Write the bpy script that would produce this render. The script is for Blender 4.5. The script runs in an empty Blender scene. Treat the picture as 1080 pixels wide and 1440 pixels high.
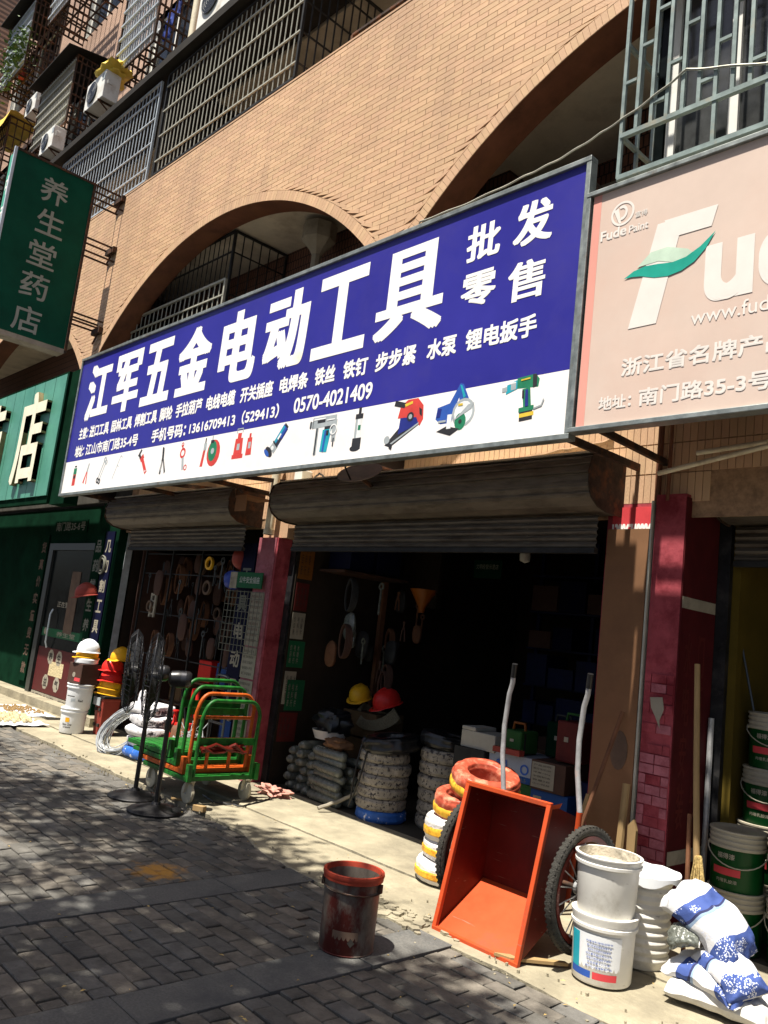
import bpy, math, random
from mathutils import Vector, Matrix, noise
R = math.radians
S = bpy.context.scene
C = S.collection
random.seed(7)

# ------------------------------------------------------------------ camera, sky, sun, exposure
cd = bpy.data.cameras.new('camera'); cam = bpy.data.objects.new('camera', cd); C.objects.link(cam); S.camera = cam
cd.sensor_fit = 'VERTICAL'; cd.sensor_height = 36.0; cd.lens = 28.75; cd.clip_start = .05; cd.clip_end = 600
cr, cdn, cf = Vector((.684, .720, .115)), Vector((-.031, .186, -.982)), Vector((-.729, .668, .149))
cf.normalize(); cr = (cr - cf * cr.dot(cf)).normalized(); cdn = cf.cross(cr)
cam.matrix_world = Matrix(((cr.x, -cdn.x, -cf.x, 0), (cr.y, -cdn.y, -cf.y, 0), (cr.z, -cdn.z, -cf.z, 1.55), (0, 0, 0, 1)))
SUN = Vector((0.02, -1.0, 2.85)).normalized()
w = bpy.data.worlds.new('World'); S.world = w; w.use_nodes = True
sky = w.node_tree.nodes.new('ShaderNodeTexSky'); sky.sky_type = 'NISHITA'; sky.sun_disc = False
sky.sun_elevation = math.asin(SUN.z); sky.sun_rotation = R(180); sky.dust_density = 3.0; sky.ozone_density = .6; sky.air_density = .8
bg = w.node_tree.nodes['Background']; bg.inputs['Strength'].default_value = .05
w.node_tree.links.new(sky.outputs[0], bg.inputs[0])
sl = bpy.data.lights.new('sun', 'SUN'); sl.energy = 5.0; sl.angle = R(.53); sl.color = (1, .94, .84)
so = bpy.data.objects.new('sun', sl); C.objects.link(so); so.rotation_euler = SUN.to_track_quat('Z', 'Y').to_euler()
S.view_settings.view_transform = 'Standard'; S.view_settings.look = 'None'; S.view_settings.gamma = 1
S.view_settings.exposure = 1.12; S.view_settings.use_curve_mapping = False
S.cycles.max_bounces = 6; S.cycles.diffuse_bounces = 3; S.cycles.transparent_max_bounces = 12

# ------------------------------------------------------------------ materials
MATS = {}
def mat(name, col, rough=.6, metal=0, var=.12, scale=8, bump=0, bscale=60, dirt=None, dscale=3, dlo=.5, dhi=.7, coat=0, spec=.25, rnd=0, alpha=1, stretch=None):
    """principled with two-scale colour noise, optional dirt colour patches and fine bump"""
    m = bpy.data.materials.new(name); m.use_nodes = True; N = m.node_tree.nodes; L = m.node_tree.links
    p = N['Principled BSDF']; MATS[name] = m
    tc = N.new('ShaderNodeTexCoord'); co = tc.outputs['Object']
    if stretch:
        mp = N.new('ShaderNodeMapping'); mp.inputs['Scale'].default_value = stretch; L.new(co, mp.inputs[0]); co = mp.outputs[0]
    n = N.new('ShaderNodeTexNoise'); n.inputs['Scale'].default_value = scale; n.inputs['Detail'].default_value = 6
    n.inputs['Roughness'].default_value = .65; L.new(co, n.inputs['Vector'])
    r = N.new('ShaderNodeValToRGB'); a, b = max(0, 1 - var * 1.6), 1 + var
    r.color_ramp.elements[0].position = .3; r.color_ramp.elements[1].position = .72
    r.color_ramp.elements[0].color = tuple(c * a for c in col) + (1,); r.color_ramp.elements[1].color = tuple(min(1, c * b) for c in col) + (1,)
    L.new(n.outputs[0], r.inputs[0]); out = r.outputs[0]
    if dirt:
        n2 = N.new('ShaderNodeTexNoise'); n2.inputs['Scale'].default_value = dscale; n2.inputs['Detail'].default_value = 8; n2.inputs['Roughness'].default_value = .7
        L.new(co, n2.inputs['Vector'])
        mr = N.new('ShaderNodeMapRange'); mr.inputs[1].default_value = dlo; mr.inputs[2].default_value = dhi; L.new(n2.outputs[0], mr.inputs[0])
        mx = N.new('ShaderNodeMix'); mx.data_type = 'RGBA'; L.new(mr.outputs[0], mx.inputs[0]); L.new(out, mx.inputs[6]); mx.inputs[7].default_value = tuple(dirt) + (1,)
        out = mx.outputs[2]
    if rnd:
        oi = N.new('ShaderNodeObjectInfo'); mr2 = N.new('ShaderNodeMapRange'); mr2.inputs[3].default_value = 1 - rnd; mr2.inputs[4].default_value = 1 + rnd
        L.new(oi.outputs['Random'], mr2.inputs[0]); vm = N.new('ShaderNodeVectorMath'); vm.operation = 'SCALE'
        L.new(out, vm.inputs[0]); L.new(mr2.outputs[0], vm.inputs['Scale']); out = vm.outputs[0]
    L.new(out, p.inputs['Base Color'])
    rr = N.new('ShaderNodeMapRange'); rr.inputs[3].default_value = max(.02, rough - .12); rr.inputs[4].default_value = min(1, rough + .15)
    L.new(n.outputs[0], rr.inputs[0]); L.new(rr.outputs[0], p.inputs['Roughness'])
    p.inputs['Metallic'].default_value = metal; p.inputs['Coat Weight'].default_value = coat; p.inputs['Specular IOR Level'].default_value = spec
    p.inputs['Alpha'].default_value = alpha
    if bump:
        nb = N.new('ShaderNodeTexNoise'); nb.inputs['Scale'].default_value = bscale; nb.inputs['Detail'].default_value = 5; L.new(co, nb.inputs['Vector'])
        bp = N.new('ShaderNodeBump'); bp.inputs['Strength'].default_value = bump; bp.inputs['Distance'].default_value = .01
        L.new(nb.outputs[0], bp.inputs['Height']); L.new(bp.outputs[0], p.inputs['Normal'])
    return m
def glass_mat(name, col=(.01, .012, .014), rough=.1):
    m = mat(name, col, rough, var=.3, scale=1.5, spec=.3); return m
def brick_mat(name, c1, c2, mortar, bw, bh, m=.06, axis='XZ', rough=.7):
    mt = bpy.data.materials.new(name); mt.use_nodes = True; N = mt.node_tree.nodes; L = mt.node_tree.links; p = N['Principled BSDF']; MATS[name] = mt
    g = N.new('ShaderNodeNewGeometry'); s = N.new('ShaderNodeSeparateXYZ'); L.new(g.outputs['Position'], s.inputs[0]); c = N.new('ShaderNodeCombineXYZ')
    L.new(s.outputs[axis[0]], c.inputs[0]); L.new(s.outputs[axis[1]], c.inputs[1])
    b = N.new('ShaderNodeTexBrick'); b.inputs['Scale'].default_value = 1; b.inputs['Brick Width'].default_value = bw; b.inputs['Row Height'].default_value = bh
    b.inputs['Mortar Size'].default_value = bh * m; b.inputs['Color1'].default_value = c1 + (1,); b.inputs['Color2'].default_value = c2 + (1,); b.inputs['Mortar'].default_value = mortar + (1,)
    L.new(c.outputs[0], b.inputs[0]); n = N.new('ShaderNodeTexNoise'); n.inputs['Scale'].default_value = 1.3; n.inputs['Detail'].default_value = 7; L.new(g.outputs['Position'], n.inputs['Vector'])
    mr = N.new('ShaderNodeMapRange'); mr.inputs[1].default_value = .3; mr.inputs[2].default_value = .7; mr.inputs[3].default_value = .78; mr.inputs[4].default_value = 1.1; L.new(n.outputs[0], mr.inputs[0])
    vm = N.new('ShaderNodeVectorMath'); vm.operation = 'SCALE'; L.new(b.outputs[0], vm.inputs[0]); L.new(mr.outputs[0], vm.inputs['Scale']); L.new(vm.outputs[0], p.inputs['Base Color'])
    bp = N.new('ShaderNodeBump'); bp.invert = True; bp.inputs['Strength'].default_value = .6; bp.inputs['Distance'].default_value = .004; L.new(b.outputs['Fac'], bp.inputs['Height']); L.new(bp.outputs[0], p.inputs['Normal'])
    p.inputs['Roughness'].default_value = rough
    return mt

TILE = (.62, .395, .245)
for i, k in enumerate((1.0, .93, 1.06, .97)):
    mat(f'tile{i}', tuple(c * k for c in (TILE[0], TILE[1] * (1 + .015 * i), TILE[2])), .55, var=.08, scale=.7, bump=.25, bscale=120, dirt=(.47, .31, .20), dscale=1.6, dlo=.48, dhi=.76, spec=.3, stretch=(1.5, 1, .4))
mat('ceiling_paint', (.62, .55, .44), .9, var=.1, scale=3, dirt=(.40, .33, .25), dscale=2)
mat('grout', (0.25, 0.15, 0.085), .9, var=.2, scale=20)
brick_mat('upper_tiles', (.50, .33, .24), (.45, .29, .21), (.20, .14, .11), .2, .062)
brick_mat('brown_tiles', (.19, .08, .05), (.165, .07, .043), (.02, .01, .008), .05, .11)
brick_mat('side_tiles', (.50, .33, .24), (.45, .29, .21), (.20, .14, .11), .2, .062, axis='YZ')
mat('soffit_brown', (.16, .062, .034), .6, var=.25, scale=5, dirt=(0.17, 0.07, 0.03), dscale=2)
mat('plaster', (.36, .32, .25), .9, var=.2, scale=3, dirt=(0.12, 0.1, 0.075), dscale=2.5, dlo=.55, dhi=.75)
mat('pink_render', (.52, .35, .30), .8, var=.12, scale=3)
mat('concrete_dark', (.07, .065, .055), .95, var=.3, scale=4, bump=.4, bscale=30)
mat('concrete_apron', (.31, .275, .195), .92, var=.2, scale=3.5, bump=.7, bscale=38, dirt=(.17, .15, .11), dscale=1.3, dlo=.47, dhi=.72, spec=.15)
for i, c in enumerate(((.152, .136, .114), (.118, .112, .10), (.182, .162, .134), (.14, .134, .122))):
    mat(f'paver{i}', c, .9, var=.26, scale=9, bump=.55, bscale=70, dirt=(.065, .06, .05), dscale=4, dlo=.5, dhi=.75, spec=.22)
mat('granite', (.135, .132, .122), .85, var=.22, scale=90, bump=.2, bscale=200, dirt=(0.07, 0.072, 0.072), dscale=3, dlo=.45, dhi=.7, spec=.25)
mat('joint_sand', (0.022, 0.02, 0.015), 1, var=.4, scale=40, bump=.5)
mat('asphalt', (.05, .05, .05), .95, var=.3, scale=30, bump=.4)
mat('steel_frame', (.30, .33, .32), .45, metal=.6, var=.25, scale=12, dirt=(.2, .13, .08), dscale=5, dlo=.6, dhi=.75)
mat('galv', (.55, .60, .63), .4, metal=.35, var=.15, scale=10)
mat('galv_warm', (.44, .43, .36), .5, metal=.25, var=.15, scale=10)
mat('rust_iron', (.06, .04, .03), .8, metal=.3, var=.4, scale=15, dirt=(.18, .07, .03), dscale=8)
mat('dark_iron', (.03, .03, .03), .6, metal=.3, var=.3, scale=10)
mat('cage_green', (.24, .30, .29), .5, metal=.3, var=.2, scale=10, dirt=(.33, .27, .18), dscale=6, dlo=.55, dhi=.75)
mat('eave_dark', (.018, .015, .012), .9, var=.3, scale=4)
mat('sign_blue', (.024, .021, .27), .38, var=.09, scale=1.1, dirt=(.036, .03, .25), dscale=1.6, spec=.45, bump=.12, bscale=2.2)
mat('sign_white', (.90, .86, .84), .45, var=.04, scale=2, dirt=(.84, .77, .70), dscale=1.4, dlo=.52, dhi=.82, bump=.12, bscale=2.2)
mat('letter_white', (.92, .90, .86), .45, var=.03, scale=2)
mat('letter_old', (.92, .90, .86), .45, var=.03, scale=2, dirt=(.88, .66, .36), dscale=1.6, dlo=.52, dhi=.70)
mat('sign_pink', (.63, .50, .425), .55, var=.05, scale=2, dirt=(.62, .44, .36), dscale=.9, dlo=.4, dhi=.8)
mat('sign_red', (.74, .33, .27), .5, var=.06, scale=2)
mat('letter_pink', (.76, .71, .66), .5, var=.03)
mat('teal', (.01, .33, .25), .5, var=.1)
mat('teal_pale', (.52, .66, .53), .5, var=.1)
mat('fascia_green', (.10, .32, .23), .35, var=.16, scale=2, dirt=(.05, .22, .155), dscale=1.3, dlo=.45, dhi=.75, spec=.4)
mat('green_dark', (.004, .024, .012), .95, var=.3, scale=3, spec=.02)
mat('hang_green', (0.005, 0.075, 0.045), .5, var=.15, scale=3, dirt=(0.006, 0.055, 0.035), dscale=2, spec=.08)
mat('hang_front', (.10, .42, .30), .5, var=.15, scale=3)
mat('letter_grey', (.32, .35, .31), .6, var=.1)
mat('trim_pale', (.55, .62, .72), .4, var=.08)
mat('letter_cream', (.85, .80, .62), .5, var=.1, scale=6)
mat('letter_edge', (.25, .2, .1), .6, var=.2)
mat('shutter', (.15, .128, .102), .55, metal=.2, var=.25, scale=5, dirt=(.05, .035, .026), dscale=3, dlo=.48, dhi=.72, stretch=(1, 1, 6))
mat('pipe_cream', (.72, .66, .50), .5, var=.1, scale=5, dirt=(.4, .33, .22), dscale=4)
mat('black_plastic', (.012, .012, .013), .32, var=.3, scale=10, spec=.5)
mat('black_iron', (.02, .02, .022), .42, metal=.2, var=.4, scale=8, dirt=(.07, .065, .06), dscale=9, dlo=.5, dhi=.8)
mat('chrome_wire', (.06, .06, .065), .3, metal=.7, var=.2)
mat('white_plastic', (.74, .72, .66), .38, var=.06, scale=5, dirt=(.42, .38, .30), dscale=4, dlo=.55, dhi=.8, spec=.5)
mat('white_clean', (.78, .80, .82), .35, var=.05, scale=5, dirt=(.55, .52, .48), dscale=5, dlo=.62, dhi=.8)
mat('lime_crust', (.55, .50, .40), .95, var=.35, scale=18, bump=.8, bscale=40, dirt=(.25, .2, .14), dscale=9)
mat('cart_red', (.13, .011, .006), .45, var=.25, scale=4, dirt=(.09, .02, .012), dscale=2.6, dlo=.5, dhi=.72, bump=.15, bscale=4)
mat('cart_orange', (.50, .068, .018), .48, var=.14, scale=3, dirt=(.30, .06, .03), dscale=3.2, dlo=.54, dhi=.7, bump=.18, bscale=5)
mat('tyre', (.045, .042, .036), .85, var=.3, scale=30, bump=.8, bscale=120)
mat('handle_steel', (0.42, 0.42, 0.42), .42, metal=.3, var=.2, scale=14, dirt=(.5, .25, .15), dscale=7, dlo=.6, dhi=.75)
mat('green_paint', (.016, .155, .022), .42, var=.3, scale=9, dirt=(.012, .07, .014), dscale=7, dlo=.48, dhi=.6)
mat('orange_paint', (.52, .10, .014), .42, var=.2, scale=9, dirt=(.26, .05, .01), dscale=8, dlo=.52, dhi=.62)
mat('caster', (0.5, 0.46, 0.34), .5, var=.15, scale=12)
mat('red_plastic', (.62, .025, .02), .35, var=.1, scale=5)
mat('crate_red', (0.28, 0.045, 0.032), .5, var=.15, scale=6)
mat('yellow_plastic', (.80, .42, .02), .35, var=.1, scale=5)
mat('orange_plastic', (.22, .06, .004), .4, var=.1)
mat('blue_plastic', (.03, .06, .32), .4, var=.15)
mat('paint_bucket', (.17, .145, .12), .5, metal=.25, var=.35, scale=9, dirt=(.085, .016, .012), dscale=3.2, dlo=.48, dhi=.58, stretch=(1, 1, .5))
mat('bucket_rim', (.36, .05, .025), .45, var=.2, scale=8, dirt=(.2, .03, .02), dscale=9)
mat('bucket_in', (.42, .065, .03), .6, var=.25, scale=6, dirt=(.26, .04, .02), dscale=6)
mat('hose_red', (0.42, 0.075, 0.04), .35, var=.2, scale=14, dirt=(.75, .32, .2), dscale=10)
mat('hose_yellow', (.75, .42, .04), .35, var=.2, scale=20, dirt=(.5, .2, .02), dscale=25, dlo=.5, dhi=.6)
mat('wrap_white', (.72, .69, .66), .3, var=.1, scale=10, bump=.6, bscale=60, spec=.6)
mat('wrap_dull', (.30, .27, .23), .4, var=.25, scale=12, bump=.6, bscale=50, dirt=(.035, .03, .035), dscale=34, dlo=.545, dhi=.57)
mat('wrap_clear', (.13, .14, .12), .22, var=.3, scale=14, bump=.9, bscale=50, spec=.8)
mat('wrap_blue', (.03, .12, .45), .4, var=.2, scale=12, dirt=(.75, .75, .75), dscale=18, dlo=.58, dhi=.62)
mat('sack', (.76, .76, .78), .75, var=.08, scale=6, bump=1, bscale=13, dirt=(.10, .14, .40), dscale=2.8, dlo=.545, dhi=.565)
mat('sack_plain', (.64, .63, .60), .75, var=.15, scale=6, bump=.9, bscale=14, dirt=(.48, .45, .39), dscale=4)
mat('sack_navy', (.10, .13, .38), .7, var=.15, scale=8, bump=.6, bscale=20, dirt=(.55, .62, .72), dscale=14, dlo=.58, dhi=.62)
mat('bundle_white', (.66, .65, .66), .55, var=.12, scale=9, bump=.8, bscale=22, dirt=(.06, .06, .07), dscale=7, dlo=.6, dhi=.62)
mat('wire_steel', (.62, .64, .64), .28, metal=.55, var=.2, scale=16)
mat('cloth_red', (.50, .24, .19), .9, var=.3, scale=14)
mat('wood_pale', (0.33, 0.22, 0.1), .75, var=.2, scale=6, stretch=(1, 1, .2))
mat('wood_brown', (.16, .07, .035), .7, var=.3, scale=6)
mat('board_brown', (0.22, 0.115, 0.06), .8, var=.12, scale=2, dirt=(0.15, 0.08, 0.045), dscale=1.4, dlo=.5, dhi=.75, spec=.08)
mat('cement_patch', (.13, .085, .06), .9, var=.2)
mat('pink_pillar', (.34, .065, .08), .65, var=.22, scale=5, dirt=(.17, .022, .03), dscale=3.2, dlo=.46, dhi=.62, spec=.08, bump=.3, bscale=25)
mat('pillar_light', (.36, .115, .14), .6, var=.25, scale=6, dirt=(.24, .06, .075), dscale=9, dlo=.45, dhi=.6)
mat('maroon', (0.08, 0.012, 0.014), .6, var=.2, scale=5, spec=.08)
mat('under_tile', (.35, .22, .13), .8, var=.3, scale=15)
mat('label_red', (.62, .06, .07), .5, var=.08)
mat('paper', (0.3, 0.27, 0.21), .8, var=.12, scale=7)
mat('paper_green', (0.008, 0.09, 0.035), .7, var=.15)
mat('paper_orange', (0.22, 0.08, 0.012), .7, var=.15)
mat('paper_red', (0.1, 0.012, 0.01), .7, var=.2)
mat('ink', (.04, .035, .03), .8)
mat('navy', (0.004, 0.005, 0.025), .6, var=.2, spec=.08)
mat('letter_dim', (0.16, 0.16, 0.13), .7, var=.2)
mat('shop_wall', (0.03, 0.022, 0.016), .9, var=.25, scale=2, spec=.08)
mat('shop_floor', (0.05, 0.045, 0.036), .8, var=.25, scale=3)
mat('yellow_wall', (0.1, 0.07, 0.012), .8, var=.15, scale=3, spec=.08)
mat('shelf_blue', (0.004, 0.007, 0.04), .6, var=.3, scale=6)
mat('box_blue', (0.008, 0.055, 0.22), .6, var=.1)
mat('box_white', (0.3, 0.33, 0.4), .6, var=.05)
mat('box_brown', (0.07, 0.035, 0.025), .8, var=.12)
mat('box_green', (0.018, 0.08, 0.015), .7, var=.1)
mat('cardboard', (0.1, 0.06, 0.028), .85, var=.15)
mat('foam', (0.36, 0.34, 0.29), .85, var=.08)
mat('pail_green', (0.003, 0.06, 0.012), .35, var=.15, scale=3)
mat('pail_white', (0.42, 0.38, 0.29), .4, var=.1, scale=5)
mat('rope', (0.18, 0.155, 0.1), .9, var=.2, scale=60, bump=.6)
mat('ac_white', (.76, .76, .72), .5, var=.06, scale=5, dirt=(.55, .5, .42), dscale=3)
mat('tarp_yellow', (.80, .58, .10), .55, var=.2, scale=5, bump=.8, bscale=12)
mat('curtain', (.30, .27, .22), .85, var=.2, scale=3, stretch=(8, 8, .4))
mat('cloth_blue', (.06, .10, .42), .8, var=.25)
mat('leaf', (.075, .14, .03), .55, var=.35, scale=4, rnd=0)
mat('door_red', (.075, .008, .009), .5, var=.12)
mat('bark', (.16, .12, .085), .9, var=.3, scale=12, bump=.8, bscale=30)
mat('herb', (.30, .19, .08), .9, var=.4, scale=60, bump=1, bscale=90)
mat('herb_pale', (.58, .48, .28), .9, var=.3, scale=40, bump=1, bscale=60)
mat('straw', (.50, .36, .14), .9, var=.3, scale=40, bump=.8)
mat('dish_grey', (.24, .195, .165), .5, var=.2, scale=8)
mat('pr_red', (.62, .06, .05), .5); mat('pr_green', (.02, .20, .10), .5); mat('pr_blue', (.03, .10, .42), .5)
mat('pr_black', (.03, .03, .035), .5); mat('pr_grey', (.38, .42, .44), .5); mat('pr_cyan', (.02, .36, .46), .5); mat('pr_yellow', (.70, .50, .05), .5)
mat('pr_white', (.80, .82, .82), .5); mat('pr_dblue', (.02, .03, .22), .5)
glass_mat('glass'); mat('glass_dark', (.006, .008, .008), .15, var=.3, spec=.08)
mat('glass_pale', (0.06, 0.062, 0.062), .08, var=.5, scale=2.5, spec=.8)
mat('win_white', (.78, .77, .72), .5, var=.06)
mat('alu', (.07, .075, .075), .35, metal=.7, var=.1)
mat('bulb_glass', (.55, .55, .5), .2, var=.05)

m = MATS['sack']; N = m.node_tree.nodes; L = m.node_tree.links; p = N['Principled BSDF']
for l in list(p.inputs['Base Color'].links): L.remove(l)
tc = N.new('ShaderNodeTexCoord'); n1 = N.new('ShaderNodeTexNoise'); n1.inputs['Scale'].default_value = 4; n1.inputs['Detail'].default_value = 2; L.new(tc.outputs['Object'], n1.inputs['Vector'])
s1 = N.new('ShaderNodeSeparateXYZ'); L.new(tc.outputs['Generated'], s1.inputs[0])
a1 = N.new('ShaderNodeMath'); a1.operation = 'MULTIPLY_ADD'; a1.inputs[1].default_value = .30; L.new(n1.outputs[0], a1.inputs[0]); L.new(s1.outputs['X'], a1.inputs[2])
cr1 = N.new('ShaderNodeValToRGB'); cr1.color_ramp.interpolation = 'CONSTANT'; W_, B_, V_ = (.62, .62, .63, 1), (.05, .085, .27, 1), (.025, .03, .09, 1)
cr1.color_ramp.elements[0].color = W_; cr1.color_ramp.elements[1].position = .38; cr1.color_ramp.elements[1].color = B_
for ps_, cc in ((.55, V_), (.575, (.24, .33, .46, 1)), (.61, W_), (.90, B_)):
    e = cr1.color_ramp.elements.new(min(ps_, 1)); e.color = cc
L.new(a1.outputs[0], cr1.inputs[0])
n3 = N.new('ShaderNodeTexVoronoi'); n3.inputs['Scale'].default_value = 120; L.new(tc.outputs['Object'], n3.inputs['Vector'])
g3 = N.new('ShaderNodeMath'); g3.operation = 'LESS_THAN'; g3.inputs[1].default_value = .42; L.new(n3.outputs['Distance'], g3.inputs[0])
n4 = N.new('ShaderNodeTexNoise'); n4.inputs['Scale'].default_value = 11; L.new(tc.outputs['Object'], n4.inputs['Vector']); g4 = N.new('ShaderNodeMath'); g4.operation = 'GREATER_THAN'; g4.inputs[1].default_value = .54; L.new(n4.outputs[0], g4.inputs[0])
g5 = N.new('ShaderNodeMath'); g5.operation = 'MULTIPLY'; L.new(g3.outputs[0], g5.inputs[0]); L.new(g4.outputs[0], g5.inputs[1])
mx = N.new('ShaderNodeMix'); mx.data_type = 'RGBA'; L.new(g5.outputs[0], mx.inputs[0]); L.new(cr1.outputs[0], mx.inputs[6]); mx.inputs[7].default_value = (.62, .66, .78, 1); L.new(mx.outputs[2], p.inputs['Base Color'])
for nm_ in ('cart_red', 'cart_orange', 'ac_white', 'shutter', 'white_plastic'):
    m = MATS[nm_]; N = m.node_tree.nodes; L = m.node_tree.links; p = N['Principled BSDF']; src = p.inputs['Base Color'].links[0].from_socket
    tc = N.new('ShaderNodeTexCoord'); mp = N.new('ShaderNodeMapping'); mp.inputs['Scale'].default_value = (3, 14, 60); mp.inputs['Rotation'].default_value = (.5, .7, .3); L.new(tc.outputs['Object'], mp.inputs[0])
    n = N.new('ShaderNodeTexNoise'); n.inputs['Scale'].default_value = 1.5; n.inputs['Detail'].default_value = 3; L.new(mp.outputs[0], n.inputs['Vector'])
    mr = N.new('ShaderNodeMapRange'); mr.inputs[1].default_value = .68; mr.inputs[2].default_value = .72; mr.inputs[4].default_value = .5; L.new(n.outputs[0], mr.inputs[0])
    mx = N.new('ShaderNodeMix'); mx.data_type = 'RGBA'; L.new(mr.outputs[0], mx.inputs[0]); L.new(src, mx.inputs[6]); mx.inputs[7].default_value = (.22, .17, .13, 1); L.new(mx.outputs[2], p.inputs['Base Color'])
# orange paint splashed on a few pavers: a stain fixed to the ground
for i in range(4):
    m = MATS[f'paver{i}']; N = m.node_tree.nodes; L = m.node_tree.links; p = N['Principled BSDF']
    src = p.inputs['Base Color'].links[0].from_socket
    g = N.new('ShaderNodeNewGeometry'); vm = N.new('ShaderNodeVectorMath'); vm.operation = 'DISTANCE'; vm.inputs[1].default_value = (-4.60, 2.72, 0); L.new(g.outputs['Position'], vm.inputs[0])
    n = N.new('ShaderNodeTexNoise'); n.inputs['Scale'].default_value = 14; n.inputs['Detail'].default_value = 7; L.new(g.outputs['Position'], n.inputs['Vector'])
    a = N.new('ShaderNodeMath'); a.operation = 'MULTIPLY_ADD'; a.inputs[1].default_value = .5; L.new(n.outputs[0], a.inputs[0]); L.new(vm.outputs['Value'], a.inputs[2])
    mr = N.new('ShaderNodeMapRange'); mr.inputs[1].default_value = .30; mr.inputs[2].default_value = .44; mr.inputs[3].default_value = .75; mr.inputs[4].default_value = 0; L.new(a.outputs[0], mr.inputs[0])
    mx = N.new('ShaderNodeMix'); mx.data_type = 'RGBA'; L.new(mr.outputs[0], mx.inputs[0]); L.new(src, mx.inputs[6]); mx.inputs[7].default_value = (.55, .26, .03, 1); L.new(mx.outputs[2], p.inputs['Base Color'])

# ------------------------------------------------------------------ mesh helpers
def M(x): return MATS[x] if isinstance(x, str) else x
class MB:
    def __init__(s): s.v = []; s.f = []; s.m = []; s.T = None
    def add(s, vs, fs, mi=0):
        o = len(s.v)
        if s.T is not None: vs = [s.T @ Vector(v) for v in vs]
        s.v += [tuple(v) for v in vs]; s.f += [tuple(i + o for i in f) for f in fs]; s.m += [mi] * len(fs); return s
    def box(s, x0, x1, y0, y1, z0, z1, mi=0):
        return s.add([(x0, y0, z0), (x1, y0, z0), (x1, y1, z0), (x0, y1, z0), (x0, y0, z1), (x1, y0, z1), (x1, y1, z1), (x0, y1, z1)],
                     [(0, 3, 2, 1), (4, 5, 6, 7), (0, 1, 5, 4), (1, 2, 6, 5), (2, 3, 7, 6), (3, 0, 4, 7)], mi)
    def beam(s, a, b, w=.03, h=None, mi=0):
        a, b = Vector(a), Vector(b); d = (b - a).normalized(); h = h or w
        u = d.cross(Vector((0, 0, 1)) if abs(d.z) < .95 else Vector((0, 1, 0))).normalized(); v = u.cross(d)
        q = [(-1, -1), (1, -1), (1, 1), (-1, 1)]
        return s.add([p + u * (w / 2 * i) + v * (h / 2 * j) for p in (a, b) for i, j in q], [(0, 1, 2, 3), (7, 6, 5, 4), (0, 4, 5, 1), (1, 5, 6, 2), (2, 6, 7, 3), (3, 7, 4, 0)], mi)
    def tube(s, pts, r=.02, n=8, mi=0, closed=False, caps=True):
        pts = [Vector(p) for p in pts]; k = len(pts); rs = r if isinstance(r, (list, tuple)) else [r] * k; vs = []; fs = []; pu = None
        for i, p in enumerate(pts):
            if closed: d = pts[(i + 1) % k] - pts[i - 1]
            else: d = pts[min(i + 1, k - 1)] - pts[max(i - 1, 0)]
            d.normalize()
            if pu is None: u = d.cross(Vector((0, 0, 1)) if abs(d.z) < .9 else Vector((1, 0, 0))).normalized()
            else: u = (pu - d * pu.dot(d)).normalized()
            pu = u; v = d.cross(u)
            vs += [p + (u * math.cos(t) + v * math.sin(t)) * rs[i] for t in [2 * math.pi * j / n for j in range(n)]]
        for i in range(k if closed else k - 1):
            a, b = i * n, ((i + 1) % k) * n
            fs += [(a + j, a + (j + 1) % n, b + (j + 1) % n, b + j) for j in range(n)]
        if caps and not closed: fs += [tuple(range(n))[::-1], tuple(range((k - 1) * n, k * n))]
        return s.add(vs, fs, mi)
    def lathe(s, prof, n=24, c=(0, 0, 0), mi=0, closed=False, rot=None, caps=True):
        vs = []; fs = []; c = Vector(c)
        for r, z in prof:
            for j in range(n):
                t = 2 * math.pi * j / n; p = Vector((r * math.cos(t), r * math.sin(t), z))
                if rot is not None: p = rot @ p
                vs.append(c + p)
        k = len(prof)
        for i in range(k if closed else k - 1):
            a, b = i * n, ((i + 1) % k) * n
            for j in range(n): fs.append((a + j, a + (j + 1) % n, b + (j + 1) % n, b + j))
        if not closed and caps:
            if prof[0][0] > 1e-5: fs.append(tuple(range(n))[::-1])
            if prof[-1][0] > 1e-5: fs.append(tuple(range((k - 1) * n, k * n)))
        return s.add(vs, fs, mi)
    def prism(s, poly, y0, y1, axis='Y', mi=0):
        """poly in the plane across the axis: Y -> (x,z), X -> (y,z), Z -> (x,y)"""
        f = {'Y': lambda a, b, t: (a, t, b), 'X': lambda a, b, t: (t, a, b), 'Z': lambda a, b, t: (a, b, t)}[axis]
        k = len(poly); vs = [f(a, b, y0) for a, b in poly] + [f(a, b, y1) for a, b in poly]
        return s.add(vs, [tuple(range(k)), tuple(range(2 * k - 1, k - 1, -1))] + [(i, i + k, (i + 1) % k + k, (i + 1) % k) for i in range(k)], mi)
    def mesh(s, name, mats, smooth=False, ang=40):
        me = bpy.data.meshes.new(name); me.from_pydata(s.v, [], s.f)
        for m in (mats if isinstance(mats, (list, tuple)) else [mats]): me.materials.append(M(m))
        if any(s.m): me.polygons.foreach_set('material_index', s.m)
        if smooth: me.shade_smooth(); me.set_sharp_from_angle(angle=R(ang))
        me.update(); return me
    def build(s, name, mats, parent=None, smooth=False, loc=None, bevel=0, kind=None, label=None, ang=40, rot=None):
        o = bpy.data.objects.new(name, s.mesh(name, mats, smooth, ang)); C.objects.link(o); o.parent = parent
        if loc: o.location = loc
        if rot: o.rotation_euler = rot
        if bevel:
            b = o.modifiers.new('bevel', 'BEVEL'); b.width = bevel; b.segments = 2; b.limit_method = 'ANGLE'; b.angle_limit = R(40)
        if kind: o['kind'] = kind
        if label: o['label'] = label
        return o
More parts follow.
